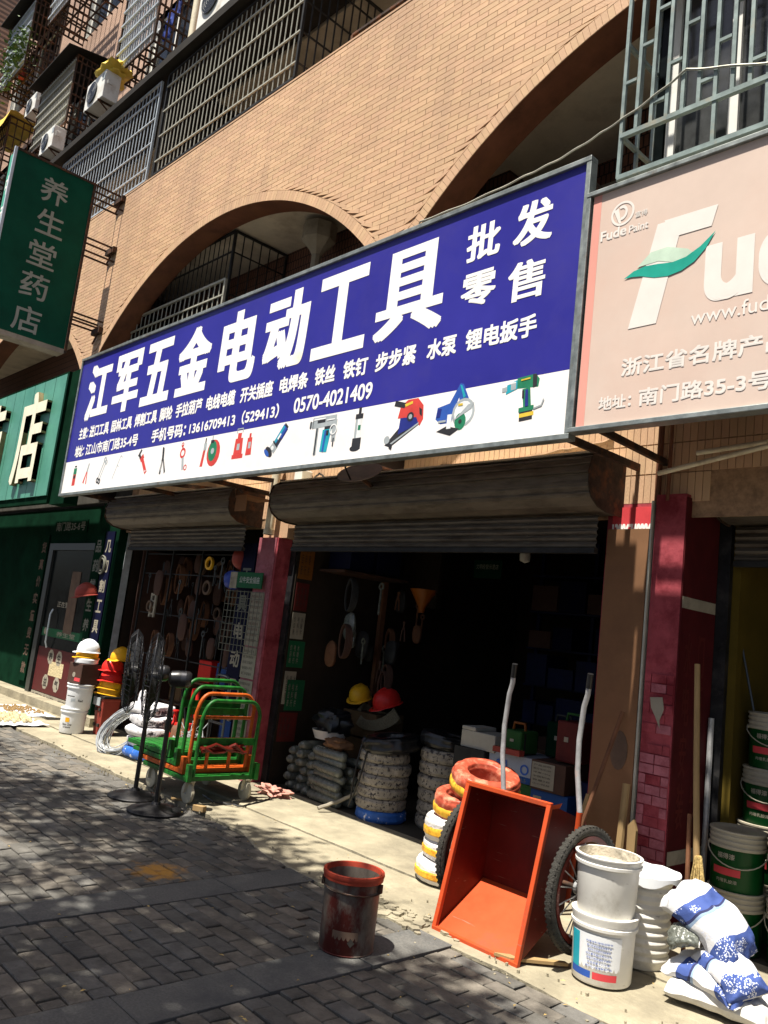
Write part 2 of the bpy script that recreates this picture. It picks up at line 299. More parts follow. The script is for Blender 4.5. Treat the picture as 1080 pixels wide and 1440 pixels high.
def thing(name, label, cat, loc=(0, 0, 0), rot=(0, 0, 0), group=None):
    o = bpy.data.objects.new(name, None); C.objects.link(o); o.location = loc; o.rotation_euler = rot; o.empty_display_size = .1
    o['label'] = label; o['category'] = cat
    if group: o['group'] = group
    return o
def tag(o, label, cat, group=None):
    o['label'] = label; o['category'] = cat
    if group: o['group'] = group
    return o
def dup(root, loc=None, rot=None, label=None, group=None, mats=None):
    r = root.copy(); C.objects.link(r)
    if loc is not None: r.location = loc
    if rot is not None: r.rotation_euler = rot
    if label: r['label'] = label
    if group: r['group'] = group
    def rec(a, b):
        for ch in a.children:
            c = ch.copy(); C.objects.link(c); c.parent = b
            if mats and c.type == 'MESH' and c.name.split('.')[0] in mats:
                c.data = c.data.copy(); c.data.materials[0] = M(mats[c.name.split('.')[0]])
            rec(ch, c)
    rec(root, r); return r
def arc(c, r, a0, a1, n, plane='XZ'):
    out = []
    for i in range(n + 1):
        t = R(a0 + (a1 - a0) * i / n); a, b = r * math.cos(t), r * math.sin(t)
        out.append((c[0] + a, c[1], c[2] + b) if plane == 'XZ' else (c[0], c[1] + a, c[2] + b) if plane == 'YZ' else (c[0] + a, c[1] + b, c[2]))
    return out

FX = (Vector((1, 0, 0)), Vector((0, 0, 1)), Vector((0, -1, 0)))      # writing on a face that looks at the street
SX = (Vector((0, 1, 0)), Vector((0, 0, 1)), Vector((1, 0, 0)))       # writing on a face that looks along +X
def text(body, x0, x1, z0, z1, depth_at, m, parent, basis=FX, bold=.03, extrude=0, name='lettering', mats=None, stack=False, sq=None):
    """flat print (or raised letters) filling the rectangle; depth_at is the offset along the normal"""
    c = bpy.data.curves.new('t', 'FONT'); c.body = body; c.extrude = 0; c.size = 1; c.align_x = 'CENTER' if stack else 'LEFT'
    if stack: c.space_line = 1.05
    o = bpy.data.objects.new('t', c); C.objects.link(o); dg = bpy.context.evaluated_depsgraph_get(); me = o.evaluated_get(dg).to_mesh()
    vs = [v.co.copy() for v in me.vertices]; fs = [tuple(p.vertices) for p in me.polygons]
    ax, bx = min(v.x for v in vs), max(v.x for v in vs); ay, by = min(v.y for v in vs), max(v.y for v in vs)
    bpy.data.objects.remove(o)
    sx, sy = (x1 - x0) / (bx - ax), (z1 - z0) / (by - ay); rb = bold * abs(z1 - z0) if not stack else bold * abs(x1 - x0)
    U, V, Nn = basis; mb = MB(); n = 8 if bold > 0 else 0; org = Vector((0, 0, 0))
    bx_, by_ = (rb, rb) if not sq else (sq[0] * abs(z1 - z0), sq[1] * abs(z1 - z0))
    cop = [(0, 0)] + ([(bx_ * a, by_ * b) for a, b in ((-1, -1), (-1, 0), (-1, 1), (0, -1), (0, 1), (1, -1), (1, 0), (1, 1))] if n else [])
    for k, (dx, dy) in enumerate(cop):
        d = depth_at + k * .00012
        mb.add([U * (x0 + dx + (v.x - ax) * sx) + V * (z0 + dy + (v.y - ay) * sy) + Nn * (d + extrude) for v in vs], fs, 0)
        if extrude:
            ec = {}
            for f in fs:
                for i in range(len(f)):
                    e = (f[i], f[(i + 1) % len(f)])
                    ec[tuple(sorted(e))] = None if tuple(sorted(e)) in ec else e
            for e in ec.values():
                if e is None: continue
                q = []
                for t, hh in ((e[0], 0), (e[1], 0), (e[1], extrude), (e[0], extrude)):
                    v = vs[t]; q.append(U * (x0 + dx + (v.x - ax) * sx) + V * (z0 + dy + (v.y - ay) * sy) + Nn * (d + hh))
                mb.add(q, [(0, 1, 2, 3)], 1 if mats else 0)
    return mb.build(name, mats or m, parent)

# ------------------------------------------------------------------ ground
def struct(o): o['kind'] = 'structure'; return o
struct(MB().box(-60, 40, -60, 60, -.40, -.06).build('ground', 'asphalt'))
pave = struct(MB().box(-24, 6, -3.0, 3.62, -.2, -.017).build('pavement', 'joint_sand'))
# concrete apron in front of the shops: two slabs with an uneven seam and a ragged outer edge
def apron(name, ya, yb, z, x0=-24, x1=6, n=240, jag=.02, inner=.0):
    mb = MB(); vs = []; fs = []
    for i in range(n + 1):
        x = x0 + (x1 - x0) * i / n; j = jag * (noise.noise(Vector((x * 2.1, 3, 0))) + .5 * noise.noise(Vector((x * 9, 1, 0)))); j2 = inner * noise.noise(Vector((x * 3, 8, 0)))
        y = (ya(x) if callable(ya) else ya) + j
        vs += [(x, y, -.1), (x, y + .004, z - .006), (x, y + .014, z), (x, yb + j2, z), (x, yb + j2, -.1)]
    for i in range(n):
        for k in range(4): a = i * 5 + k; fs.append((a, a + 5, a + 6, a + 1))
    mb.add(vs, fs); return struct(mb.build(name, 'concrete_apron'))
apron('concrete_path', lambda x: 3.52 + (.24 if x < -5.3 else .24 * max(0, (-4.6 - x) / .7) if x < -4.6 else 0), 4.185, .006, jag=.05, inner=.02)
apron('concrete_path', 4.20, 4.95, .018, jag=.015)
# pavers: running bond parallel to the shops, split by granite bands
cells = []
random.seed(3)
bands = [(-4.36, -4.09), (-3.21, -2.935), (-1.80, -1.53)]
fields = [(-14.0, -4.365), (-4.085, -3.215), (-2.93, -1.805), (-1.525, 2.0)]
for fx0, fx1 in fields:
    row = 0; y = 3.70
    while y > .2:
        y -= .1; row += 1; x = fx0 - (.1 if row % 2 else 0) - random.uniform(0, .015)
        while x < fx1:
            a, b = max(x, fx0), min(x + .2, fx1)
            if b - a > .03 and not (y > 3.45 + (.24 if a < -4.45 else 0)): cells.append((a, b, y, y + .1))
            x += .2
def paver_mesh(mb, a, b, y0, y1, mi=0):
    g = .0045; c = .004; z = random.uniform(-.004, .004) - (.004 if random.random() < .04 else 0); t1, t2 = random.uniform(-.0035, .0035), random.uniform(-.0035, .0035)
    a += g; b -= g; y0 += g; y1 -= g
    vs = [(a, y0, -.05), (b, y0, -.05), (b, y1, -.05), (a, y1, -.05), (a, y0, z - c - t1), (b, y0, z - c + t2), (b, y1, z - c + t1), (a, y1, z - c - t2),
          (a + c, y0 + c, z - t1), (b - c, y0 + c, z + t2), (b - c, y1 - c, z + t1), (a + c, y1 - c, z - t2)]
    fs = [(0, 1, 5, 4), (1, 2, 6, 5), (2, 3, 7, 6), (3, 0, 4, 7), (4, 5, 9, 8), (5, 6, 10, 9), (6, 7, 11, 10), (7, 4, 8, 11), (8, 9, 10, 11)]
    mb.add(vs, fs, mi)
def inview(x, y, z, m=.05):
    v = Vector((x, y, z - 1.55)); d = v.dot(cf)
    if d < .3: return None
    u, q = v.dot(cr) / d * 1150 / 540, v.dot(cdn) / d * 1150 / 720
    return d if abs(u) < 1 + m and abs(q) < 1 + m else None
near = sorted([c for c in cells if inview(c[0], c[2], 0)], key=lambda c: (c[0] ** 2 + c[2] ** 2))[:300]; ns = set(near)
for i, c in enumerate(near):
    mb = MB(); paver_mesh(mb, *c); mb.build('paver', f'paver{random.choice((0, 0, 1, 1, 2, 3))}', pave)
mb = MB()
for c in cells:
    if c not in ns and c[0] > -13.5: paver_mesh(mb, *c, mi=random.choice((0, 0, 1, 1, 2, 3)))
mb.build('pavers', ['paver0', 'paver1', 'paver2', 'paver3'], pave, kind='stuff')
for bi, (a, b) in enumerate(bands):
    y = 3.56
    L_ = .60
    while y > .3:
        y0 = max(y - L_, .2); o = .03 * (bi == 0 and y0 < 1.9); z = .002 + random.uniform(-.003, .004)
        mb = MB().box(a + .003, b - .003, y0 + .003, y - .003, -.06, z); mb.build('granite_slab', 'granite', pave, bevel=.003); y -= L_
mb = MB(); random.seed(5)     # broken edge of the concrete: flat fragments
for k in range(80):
    x = random.gauss(-3.45, .20); y = random.gauss(3.58, .07); s = random.uniform(.014, .065); n = random.randint(4, 6); a0 = random.random() * 6
    z = .012 + random.uniform(0, .012); pts = [(x + s * random.uniform(.6, 1) * math.cos(a0 + 6.28 * j / n), y + .8 * s * random.uniform(.6, 1) * math.sin(a0 + 6.28 * j / n)) for j in range(n)]
    mb.prism(pts, -.02, z, 'Z')
for k in range(160):
    x = random.uniform(-9, -1.8); y = random.gauss(3.6, .12); s = random.uniform(.003, .009)
    mb.prism([(x + s * math.cos(j * 1.57 + k), y + s * math.sin(j * 1.57 + k)) for j in range(4)], 0, .02 if y > 3.55 else .006, 'Z')
mb.build('rubble', 'concrete_apron', None, kind='stuff')
mb = MB()                     # fallen leaves and crumbs along the joints
for k in range(130):
    x = random.uniform(-8, -2); y = random.uniform(1.6, 4.6); s = random.uniform(.006, .016); a = random.random() * 6.3; z = .008 if y < 3.5 else .024
    mb.add([(x + s * math.cos(a), y + s * math.sin(a), z), (x - s * .4 * math.sin(a), y + s * .4 * math.cos(a), z + .004), (x - s * math.cos(a), y - s * math.sin(a), z), (x + s * .4 * math.sin(a), y - s * .4 * math.cos(a), z + .002)], [(0, 1, 2, 3)])
mb.build('leaf_litter', 'straw', None, kind='stuff')
struct(MB().box(-60, 40, -16, -3.02, -.06, -.03).build('road', 'asphalt'))

# ------------------------------------------------------------------ the building
bld = thing('apartment_building', 'tan tiled apartment block with wide arches above the street level shops', 'building')
AY, AT = 4.15, .28            # plane and thickness of the arched wall
Rr, ZC = 3.74, 2.20           # arch radius and centre height (apex 5.94)
arches = [-19.83, -13.83, -7.83, -1.83, 4.17]
ZT = 7.08; ZB = 3.30
def archz(x):
    z = None
    for c in arches:
        d = Rr * Rr - (x - c) ** 2
        if d > 0 and ZC + math.sqrt(d) > 4.2: z = max(z or 0, ZC + math.sqrt(d))
    return z
xs = []; x = -23.0
while x < 7.0: xs.append(x); x += .06
mb = MB(); Y0, Y1 = AY + .006, AY + AT
for a, b in zip(xs[:-1], xs[1:]):
    za, zb = archz(a) or ZB, archz(b) or ZB
    if (za == ZB) != (zb == ZB): za = zb = ZB if min(za, zb) < 3.4 and max(za, zb) < 4.3 else max(za, zb)
    mb.add([(a, Y0, za), (b, Y0, zb), (b, Y0, ZT - .004), (a, Y0, ZT - .004)], [(0, 1, 2, 3)], 0)
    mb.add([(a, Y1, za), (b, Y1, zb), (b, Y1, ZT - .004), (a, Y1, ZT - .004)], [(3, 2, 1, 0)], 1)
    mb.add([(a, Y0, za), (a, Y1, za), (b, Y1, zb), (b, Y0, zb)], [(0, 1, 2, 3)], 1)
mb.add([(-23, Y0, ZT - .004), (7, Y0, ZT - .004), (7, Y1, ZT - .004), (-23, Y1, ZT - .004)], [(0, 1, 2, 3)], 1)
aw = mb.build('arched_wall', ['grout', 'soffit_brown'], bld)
# tiles of the arched wall (45 x 95 mm), nearest 300 singly
tiles = []; RO = Rr + .10
random.seed(11)
z = 4.02; row = 0
while z < ZT - .02:
    x = -13.2 + (.10 if row % 2 else 0) + random.uniform(-.006, .006)
    while x < -1.2:
        q = [(x + .0022, z + .003), (x + .1978, z + .003), (x + .1978, z + .0475), (x + .0022, z + .0475)]; out = []; inside = 0
        for px, pz in q:
            for c in arches:
                d = math.hypot(px - c, pz - ZC)
                if d < RO: inside += 1; k = RO / d; px, pz = c + (px - c) * k, ZC + (pz - ZC) * k
            out.append((px, min(pz, ZT - .006)))
        if inside < 4 and inview(x, AY, z, .12): tiles.append(out)
        x += .20
    z += .05; row += 1
for c in arches[1:4]:
    n = 306
    for j in range(n):
        t0, t1 = R(32.5 + 115 * (j + .06) / n), R(32.5 + 115 * (j + .94) / n)
        tt = [(c + r * math.cos(t), ZC + r * math.sin(t)) for r, t in ((Rr - .004, t0), (RO - .004, t0), (RO - .004, t1), (Rr - .004, t1))]
        if j % 2 == 0:
            t1 = R(32.5 + 115 * (j + 1.94) / n); tt = [(c + r * math.cos(t), ZC + r * math.sin(t)) for r, t in ((Rr - .004, t1), (RO - .004, t1), (RO - .004, t0), (Rr - .004, t0))]
            if inview(tt[0][0], AY, tt[0][1], .1): tiles.append(tt)
def tile_mesh(mb, q, mi=0):
    d = random.uniform(0, .0012); y = AY - d
    mb.add([(a, y, b) for a, b in q] + [(a, AY + .007, b) for a, b in q], [(0, 1, 2, 3), (0, 4, 5, 1), (1, 5, 6, 2), (2, 6, 7, 3), (3, 7, 4, 0)], mi)
tiles.sort(key=lambda q: (q[0][0]) ** 2 + (q[0][1] - 1.55) ** 2 + (0 if inview(q[0][0], AY, q[0][1], 0) else 500))
for q in tiles[:300]:
    mb = MB(); tile_mesh(mb, q); mb.build('tile', f'tile{random.randint(0, 3)}', aw)
mb = MB()
for q in tiles[300:]: tile_mesh(mb, q, random.randint(0, 3))
mb.build('tiles', ['tile0', 'tile1', 'tile2', 'tile3'], aw, kind='stuff')
MB().box(-23, 7, AY - .004, AY + AT + .02, ZT, ZT + .02).build('wall_coping', 'tile1', aw)
# recess behind the arches
rc = MB(); rc.box(-23, 7, AY + AT + .003, 7.4, 5.96, 6.2).build('ceiling', 'ceiling_paint', bld)
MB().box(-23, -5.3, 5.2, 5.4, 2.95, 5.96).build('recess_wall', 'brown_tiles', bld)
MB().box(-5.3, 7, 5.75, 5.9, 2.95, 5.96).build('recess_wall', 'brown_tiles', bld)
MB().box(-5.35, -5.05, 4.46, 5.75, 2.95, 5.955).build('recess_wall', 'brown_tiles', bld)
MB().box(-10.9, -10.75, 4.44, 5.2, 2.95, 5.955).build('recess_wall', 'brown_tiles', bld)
MB().box(-23, 7, 4.83, 5.75, 2.95, 3.28).build('floor_slab', 'concrete_dark', bld)
# recess windows above the big shop
wn = MB()
for x0, x1 in ((-4.6, -4.12), (-4.04, -3.45)):
    f = MB().box(x0, x1, 5.70, 5.745, 4.0, 5.70).build('window', 'plaster', bld)
    MB().box(x0 + .05, x1 - .05, 5.685, 5.698, 4.05, 5.62).build('pane', 'glass_dark', f)
MB().box(-5.04, -4.66, 5.35, 5.748, 2.95, 5.955).build('pier', 'brown_tiles', bld); MB().box(-3.42, -3.0, 5.3, 5.748, 2.95, 5.955).build('pier', 'brown_tiles', bld)
# lower wall: narrow upright tiles above the shops
lw = MB().box(-10.2, 7, 4.806, 4.82, 2.50, 3.60).box(-10.2, 7, 4.82, 4.95, 2.9, 3.3).build('lower_wall', 'under_tile', bld)
st = []
x = -10.0
while x < -.5:
    for (za, zb) in ((2.60, 2.79), (2.795, 2.99), (2.995, 3.19), (3.195, 3.39)):
        if not (-6.4 < x < -3.05 and za < 2.7) and not (x > -2.3 and za < 2.7): st.append((x, za, zb))
    x += .05
vis = [s for s in st if s[0] > -7.4 and s[1] < 3.1]; random.shuffle(vis); vis.sort(key=lambda s: -s[0]); vs_ = set(vis[:250])
for s in vis[:250]:
    MB().box(s[0] + .002, s[0] + .048, 4.799, 4.808, s[1] + .002, s[2] - .002).build('tile', f'tile{random.randint(0, 3)}', lw)
mb = MB()
for s in st:
    if s not in vs_: mb.box(s[0] + .002, s[0] + .048, 4.799, 4.808, s[1] + .002, s[2] - .002, random.randint(0, 3))
mb.build('tiles', ['tile0', 'tile1', 'tile2', 'tile3'], lw, kind='stuff')
# upper storeys
UW = 4.90
up = MB()
holes = [(-20.4, -17.6), (-15.9, -14.2), (-12.5, -10.9), (-8.6, -6.2)]
def wallgrid(mb, x0, x1, z0, z1, rects, y):
    X = sorted({x0, x1} | {v for r in rects for v in r[:2]}); Z = sorted({z0, z1} | {v for r in rects for v in r[2:]})
    for a, b in zip(X[:-1], X[1:]):
        for c, d in zip(Z[:-1], Z[1:]):
            if not any(r[0] <= a < r[1] and r[2] <= c < r[3] for r in rects): mb.add([(a, y, c), (b, y, c), (b, y, d), (a, y, d)], [(0, 1, 2, 3)])
rects = [(a, b, z, z + 1.45) for a, b in holes for z in (9.85, 12.65, 15.45)]
wallgrid(up, -26, -4.5, 8.86, 18, rects, UW)
upw = up.build('upper_wall', 'upper_tiles', bld)
MB().box(-26, -4.5, 5.15, 5.3, 8.86, 18).build('upper_wall', 'shop_wall', bld)
for a, b, c, d in rects:
    if c > 15: continue
    f = MB().box(a, b, 4.98, 5.03, c, c + .06).box(a, b, 4.98, 5.03, d - .06, d).box(a, a + .06, 4.98, 5.03, c, d).box(b - .06, b, 4.98, 5.03, c, d).box((a + b) / 2 - .03, (a + b) / 2 + .03, 4.98, 5.03, c, d)
    f.box(a, b, UW, 4.98, c - .02, c - .002).box(a - .0, a + .012, UW + .001, 4.98, c, d).box(b - .012, b, UW + .001, 4.98, c, d)
    f = f.build('window', 'win_white', bld)
    for u, v in ((a + .06, (a + b) / 2 - .03), ((a + b) / 2 + .03, b - .06)): MB().box(u, v, 5.0, 5.01, c + .06, d - .06).build('pane', 'glass', f)
# wing that steps forward at the far end
MB().box(-27, -20.6, 4.2, 4.9, 7.1, 18).build('stair_wing', 'upper_tiles', bld)
MB().box(-23.0, -4.6, 4.04, UW - .004, 8.64, 8.74).build('eave', 'eave_dark', bld)
MB().box(-9.72, -4.6, 4.06, UW - .004, 8.742, 8.80).build('eave', 'eave_dark', bld)
# balcony behind the long grille
MB().box(-23, 7, 5.7, 5.8, 6.2, 8.62).build('balcony_wall', 'pink_render', bld)
for x0, x1 in ((-11.6, -10.4), (-9.3, -8.1), (-7.6, -6.4), (-5.8, -4.4)):
    f = MB().box(x0, x1, 5.66, 5.698, 6.9, 8.4).build('window', 'dark_iron', bld); MB().box(x0 + .06, x1 - .06, 5.645, 5.658, 6.96, 8.34).build('pane', 'glass', f)
MB().box(-9.93, -9.76, 4.2, 5.69, ZT + .036, 8.61).build('pier', 'eave_dark', bld)
MB().box(-23, 7, 4.92, 5.9, 8.62, 8.9).build('balcony_ceiling', 'plaster', bld)
# downpipe on the upper wall
MB().tube([(-10.72, 4.80, 8.82), (-10.72, 4.80, 12.6)], .055, 12).build('downpipe', 'pipe_cream', bld, smooth=True)
MB().box(-10.80, -10.64, 4.78, 4.896, 9.55, 9.60).box(-10.80, -10.64, 4.78, 4.896, 10.9, 10.95).build('pipe_clip', 'rust_iron', bld)
# rainwater pipe with hopper in the recess of the first arch
hp = MB().lathe([(.055, 3.3), (.055, 5.20), (.075, 5.20), (.075, 5.28), (.055, 5.28), (.055, 5.56), (.09, 5.62), (.17, 5.70), (.19, 5.72), (.19, 5.90), (.17, 5.90)], 8, (-6.95, 4.93, 0))
hp.build('downpipe', 'plaster', bld)

# shop rooms
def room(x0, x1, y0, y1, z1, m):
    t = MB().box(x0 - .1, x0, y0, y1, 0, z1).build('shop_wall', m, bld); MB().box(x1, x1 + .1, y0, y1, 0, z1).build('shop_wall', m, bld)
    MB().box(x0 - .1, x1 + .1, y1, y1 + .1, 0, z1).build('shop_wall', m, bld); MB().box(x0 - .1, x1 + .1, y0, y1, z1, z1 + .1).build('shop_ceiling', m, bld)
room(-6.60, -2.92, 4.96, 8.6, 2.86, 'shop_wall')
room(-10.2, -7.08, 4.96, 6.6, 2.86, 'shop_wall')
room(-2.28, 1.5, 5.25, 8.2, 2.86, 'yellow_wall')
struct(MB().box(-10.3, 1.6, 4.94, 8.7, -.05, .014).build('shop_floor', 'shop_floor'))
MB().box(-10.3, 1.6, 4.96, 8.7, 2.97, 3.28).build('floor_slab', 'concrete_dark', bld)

# left pillar between the two bays
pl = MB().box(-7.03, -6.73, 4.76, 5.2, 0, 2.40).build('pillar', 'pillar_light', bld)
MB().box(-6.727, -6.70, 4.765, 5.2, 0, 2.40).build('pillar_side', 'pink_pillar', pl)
MB().box(-7.03, -6.62, 4.80, 5.2, 2.403, 2.95).build('pillar_top', 'tile1', bld)
MB().box(-6.695, -6.61, 4.93, 5.03, 0, 2.5).build('roller_track', 'black_iron', bld)
MB().box(-7.12, -7.05, 4.93, 5.0, 0, 2.5).build('roller_track', 'black_iron', bld)
MB().box(-10.24, -10.19, 4.84, 4.93, 0, 2.5).build('roller_track', 'galv', bld)
# the pillar to the right of the open bay
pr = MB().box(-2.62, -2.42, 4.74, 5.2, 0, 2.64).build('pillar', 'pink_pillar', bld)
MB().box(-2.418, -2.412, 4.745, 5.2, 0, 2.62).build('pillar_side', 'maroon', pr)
MB().box(-2.411, -2.408, 4.75, 5.19, 1.93, 2.0).build('tape_strip', 'plaster', pr)
MB().box(-2.411, -2.408, 4.75, 5.19, .42, .50).build('tape_strip', 'plaster', pr)
# cracked skim: brick-shaped patches standing slightly proud, gaps between
random.seed(21); z = .02
while z < 1.5:
    x = -2.62 + (0 if int(z * 10) % 2 else -.05)
    while x < -2.43:
        a, b = max(x, -2.617), min(x + .098, -2.423)
        if b - a > .02 and random.random() < .86:
            MB().box(a + random.uniform(.0005, .004), b - random.uniform(.0005, .004), 4.733, 4.741, z + random.uniform(.0005, .004), z + .057 - random.uniform(.0005, .005)).build('tile', 'pillar_light' if random.random() < (.95 if z < .5 else .75 if z < 1.0 else .15) else 'pink_pillar', pr)
        x += .10
    z += .06
ln = ('店面招租', '水电安装', '油漆涂料', '防水补漏', '门路五金')
for k, s in enumerate(ln):
    for j in range(2): text('\n'.join(s), 4.80 + .16 * j, 4.90 + .16 * j, 1.32 - .36 * k + (.0), 1.62 - .36 * k, 0, 'letter_dim', pr, ((Vector((0, 1, 0))), Vector((0, 0, 1)), Vector((1, 0, 0))), .01, stack=True) if False else None
for j, s in enumerate(('水电安装', '门面涂料')):
    o = text('\n'.join(s), 4.82 + .17 * j, 4.91 + .17 * j, .62, 1.78, -2.4115, 'paper_red', pr, SX, .02, stack=True)
MB().add([(-2.57, 4.7285, 1.37), (-2.49, 4.7285, 1.38), (-2.475, 4.7285, 1.31), (-2.50, 4.7285, 1.24), (-2.495, 4.7285, 1.19), (-2.53, 4.7285, 1.26), (-2.56, 4.7285, 1.31)], [(0, 1, 2, 3, 4, 5, 6)]).build('torn_paper', 'paper', pr)
MB().box(-2.645, -2.632, 4.725, 4.80, 0, 2.60).build('edge_strip', 'galv_warm', bld)
MB().box(-2.41, -2.33, 5.20, 5.245, 0, 2.62).build('door_post', 'black_iron', bld)
MB().tube([(-2.385, 5.17, .25), (-2.385, 5.17, 1.28)], .018, 8).build('door_post', 'handle_steel', bld, smooth=True)
# tall board and the sticker behind its top edge
bd = MB().box(-2.955, -2.655, 4.735, 4.78, .02, 2.42); bd = bd.build('upright_board', 'board_brown'); tag(bd, 'tall plain brown board standing between the open shop and the pink pillar', 'board')
cp = MB().prism([(-2.76 + .06 * math.cos(t * .4), 1.02 + .12 * math.sin(t * .4)) for t in range(16)], 4.731, 4.7345).build('cement_smear', 'cement_patch', bd)
lb = MB().box(-2.955, -2.66, 4.785, 4.80, 2.30, 2.575).build('advert_sticker', 'label_red'); tag(lb, 'bright red sticker with a white phone number above the brown board', 'sticker')
text('13006740006', -2.95, -2.67, 2.365, 2.46, -4.7845, 'letter_white', lb, bold=.04)
MB().box(-3.0, -2.63, 4.80, 4.96, 0, 2.60).build('pillar', 'pink_pillar', bld)
# right-hand cross wall with larger tiles above the paint shop
rw = MB().box(-2.40, 3.0, 5.00, 5.2, 2.66, 2.95).build('lintel', 'side_tiles', bld)

# ------------------------------------------------------------------ roller shutters
def shutter(label, x0, x1, cx0, cx1, y=4.36):
    t = thing('roller_shutter', label, 'shutter', (x0, y, 2.2), group='roller shutters rolled up over the shop bays')
    L_ = x1 - x0
    pr = [(.43, .68), (.13, .68), (.04, .625), (.01, .52), (.018, .515), (.022, .44), (.06, .38), (.14, .335), (.24, .32), (.43, .32)]
    c = MB().prism(pr, 0, L_, 'X').build('housing', 'shutter', t)
    for z, yy in ((.628, .028), (.585, .016), (.53, -.002), (.455, .010), (.395, .038)): MB().box(0, L_, yy, yy + .014, z, z + .009).build('rib', 'shutter', c)
    MB().box(0, L_, .10, .42, .681, .695).build('top_flashing', 'pipe_cream', t)
    for e, xx in ((0, -.012), (1, L_ + .002)): MB().prism([(a * 1.04 - .01, (b - .48) * 1.08 + .48) for a, b in pr], xx, xx + .01, 'X').build('end_plate', 'rust_iron', t)
    mb = MB(); n = 5
    for k in range(n):
        z = .08 + k * .045
        o = MB(); o.add([(cx0 - x0, .30, z), (cx1 - x0, .30, z), (cx1 - x0, .285, z + .01), (cx0 - x0, .285, z + .01), (cx0 - x0, .28, z + .022), (cx1 - x0, .28, z + .022), (cx1 - x0, .30, z + .044), (cx0 - x0, .30, z + .044)], [(0, 1, 2, 3), (3, 2, 5, 4), (4, 5, 6, 7)])
        o.build('slat', 'shutter', t)
    MB().box(cx0 - x0, cx1 - x0, .27, .315, .045, .08).build('bottom_bar', 'dark_iron', t)
    return t
shutter('long grey roller shutter housing over the open dark bay with the red cart', -6.38, -2.90, -6.30, -2.98)
shutter('grey roller shutter housing over the bay crowded with hanging tools', -9.95, -7.10, -9.72, -7.14)
shutter('short dark roller shutter housing over the paint shop beyond the pink pillar', -2.34, .9, -2.30, .8, y=4.90)
# cream vertical pipe between the shutters with its brown bracket plate
p = MB().tube([(-6.80, 4.70, 2.42), (-6.80, 4.70, 3.24)], .045, 14).lathe([(.055, 2.42), (.055, 2.47)], 14, (-6.80, 4.70, 0)).build('wall_pipe', 'pipe_cream', smooth=True); tag(p, 'thick cream upright pipe standing on the pink pillar between the shutters', 'pipe')
p = MB().box(-6.95, -6.76, 4.36, 4.37, 2.60, 2.76).box(-6.98, -6.76, 4.37, 4.64, 2.74, 2.76).build('bracket_plate', 'board_brown'); tag(p, 'rusty brown bracket plate beside the cream pipe, between the two shutters', 'bracket')
MB().tube([(-7.02, 4.44, 2.66 + 0.02), (-6.98, 4.36, 2.82), (-6.9, 4.33, 2.84), (-6.84, 4.36, 2.78)], .012, 6).build('wire_loop', 'rust_iron', p, smooth=True)
j = MB().box(-6.44, -6.32, 4.66, 4.79, 2.92, 3.05).build('junction_box', 'ac_white', bevel=.006); tag(j, 'small grey electrical box on the tiles under the blue sign', 'junction box')
MB().box(-6.40, -6.34, 4.67, 4.74, 2.83, 2.918).build('cable_entry', 'black_plastic', j)
def wire(name, pts, r, m, label, cat='cable', sag=0, n=26, group=None):
    P = []
    for (a, b) in zip(pts[:-1], pts[1:]):
        a, b = Vector(a), Vector(b)
        for i in range(n):
            t = i / n; q = a.lerp(b, t); q.z -= sag * 4 * t * (1 - t) + .004 * math.sin(t * 17); P.append(q)
    P.append(Vector(pts[-1])); o = MB().tube(P, r, 6).build(name, m, smooth=True); return tag(o, label, cat, group)
wire('cable', [(-6.3, 4.76, 2.95), (-6.2, 4.78, 3.03), (-6.05, 4.78, 2.95), (-5.6, 4.78, 2.93), (-5.15, 4.6, 2.88)], .009, 'black_plastic', 'black cable looping from the small electrical box to the dish', n=8)
wire('cable', [(-4.55, 4.10, 4.64), (-4.36, 4.02, 4.74), (-3.33, 4.0, 4.75), (-2.70, 3.93, 4.78), (-2.16, 3.92, 4.95), (-1.2, 3.92, 4.62)], .007, 'galv_warm', 'grey wire strung over the blue sign to the window cage', sag=.02)
wire('cable', [(-4.6, 4.79, 2.99), (-4.2, 4.79, 2.965), (-3.4, 4.79, 3.02), (-3.0, 4.79, 3.06)], .014, 'under_tile', 'brown cable running along the tiles under the blue sign', sag=.015)
d = thing('satellite_dish', 'small tilted grey satellite dish in front of the long shutter', 'satellite dish', (-4.95, 4.24, 2.79), (R(34), R(14), R(0)))
MB().lathe([(.001, 0), (.07, .006), (.13, .022), (.185, .045), (.188, .05), (.18, .05), (.13, .03), (.07, .013), (.001, .008)], 28).build('reflector', 'dish_grey', d, smooth=True)
MB().tube([(0, -.10, .01), (0, -.13, .14), (0, -.03, .20)], .008, 6).build('feed_arm', 'black_plastic', d, smooth=True)
MB().lathe([(.022, 0), (.022, .07), (.001, .075)], 12, (0, -.02, .16)).build('receiver', 'black_plastic', d, smooth=True)
MB().beam((0, 0, 0), (0, .12, -.16), .03).build('bracket', 'rust_iron', d)
# cream conduits left of the pink sign's foot
for a, b, l in (((-2.60, 4.70, 2.77), (-1.55, 4.70, 2.955), 'long cream conduit rising along the wall under the pink sign'), ((-2.38, 4.76, 2.90), (-1.95, 4.76, 2.93), 'short cream conduit above the longer one under the pink sign')):
    tag(MB().tube([a, b], .016, 10).build('conduit', 'pipe_cream', smooth=True), l, 'conduit')
b = MB().tube([(-2.63, 4.765, 2.58), (-2.63, 4.765, 3.2)], .02, 8); b.tube([(-2.545, 4.74, 2.60), (-2.545, 4.74, 3.1)], .012, 6)
tag(b.build('conduit', 'soffit_brown', smooth=True), 'dark upright conduit above the pink pillar between the two big signs', 'conduit')

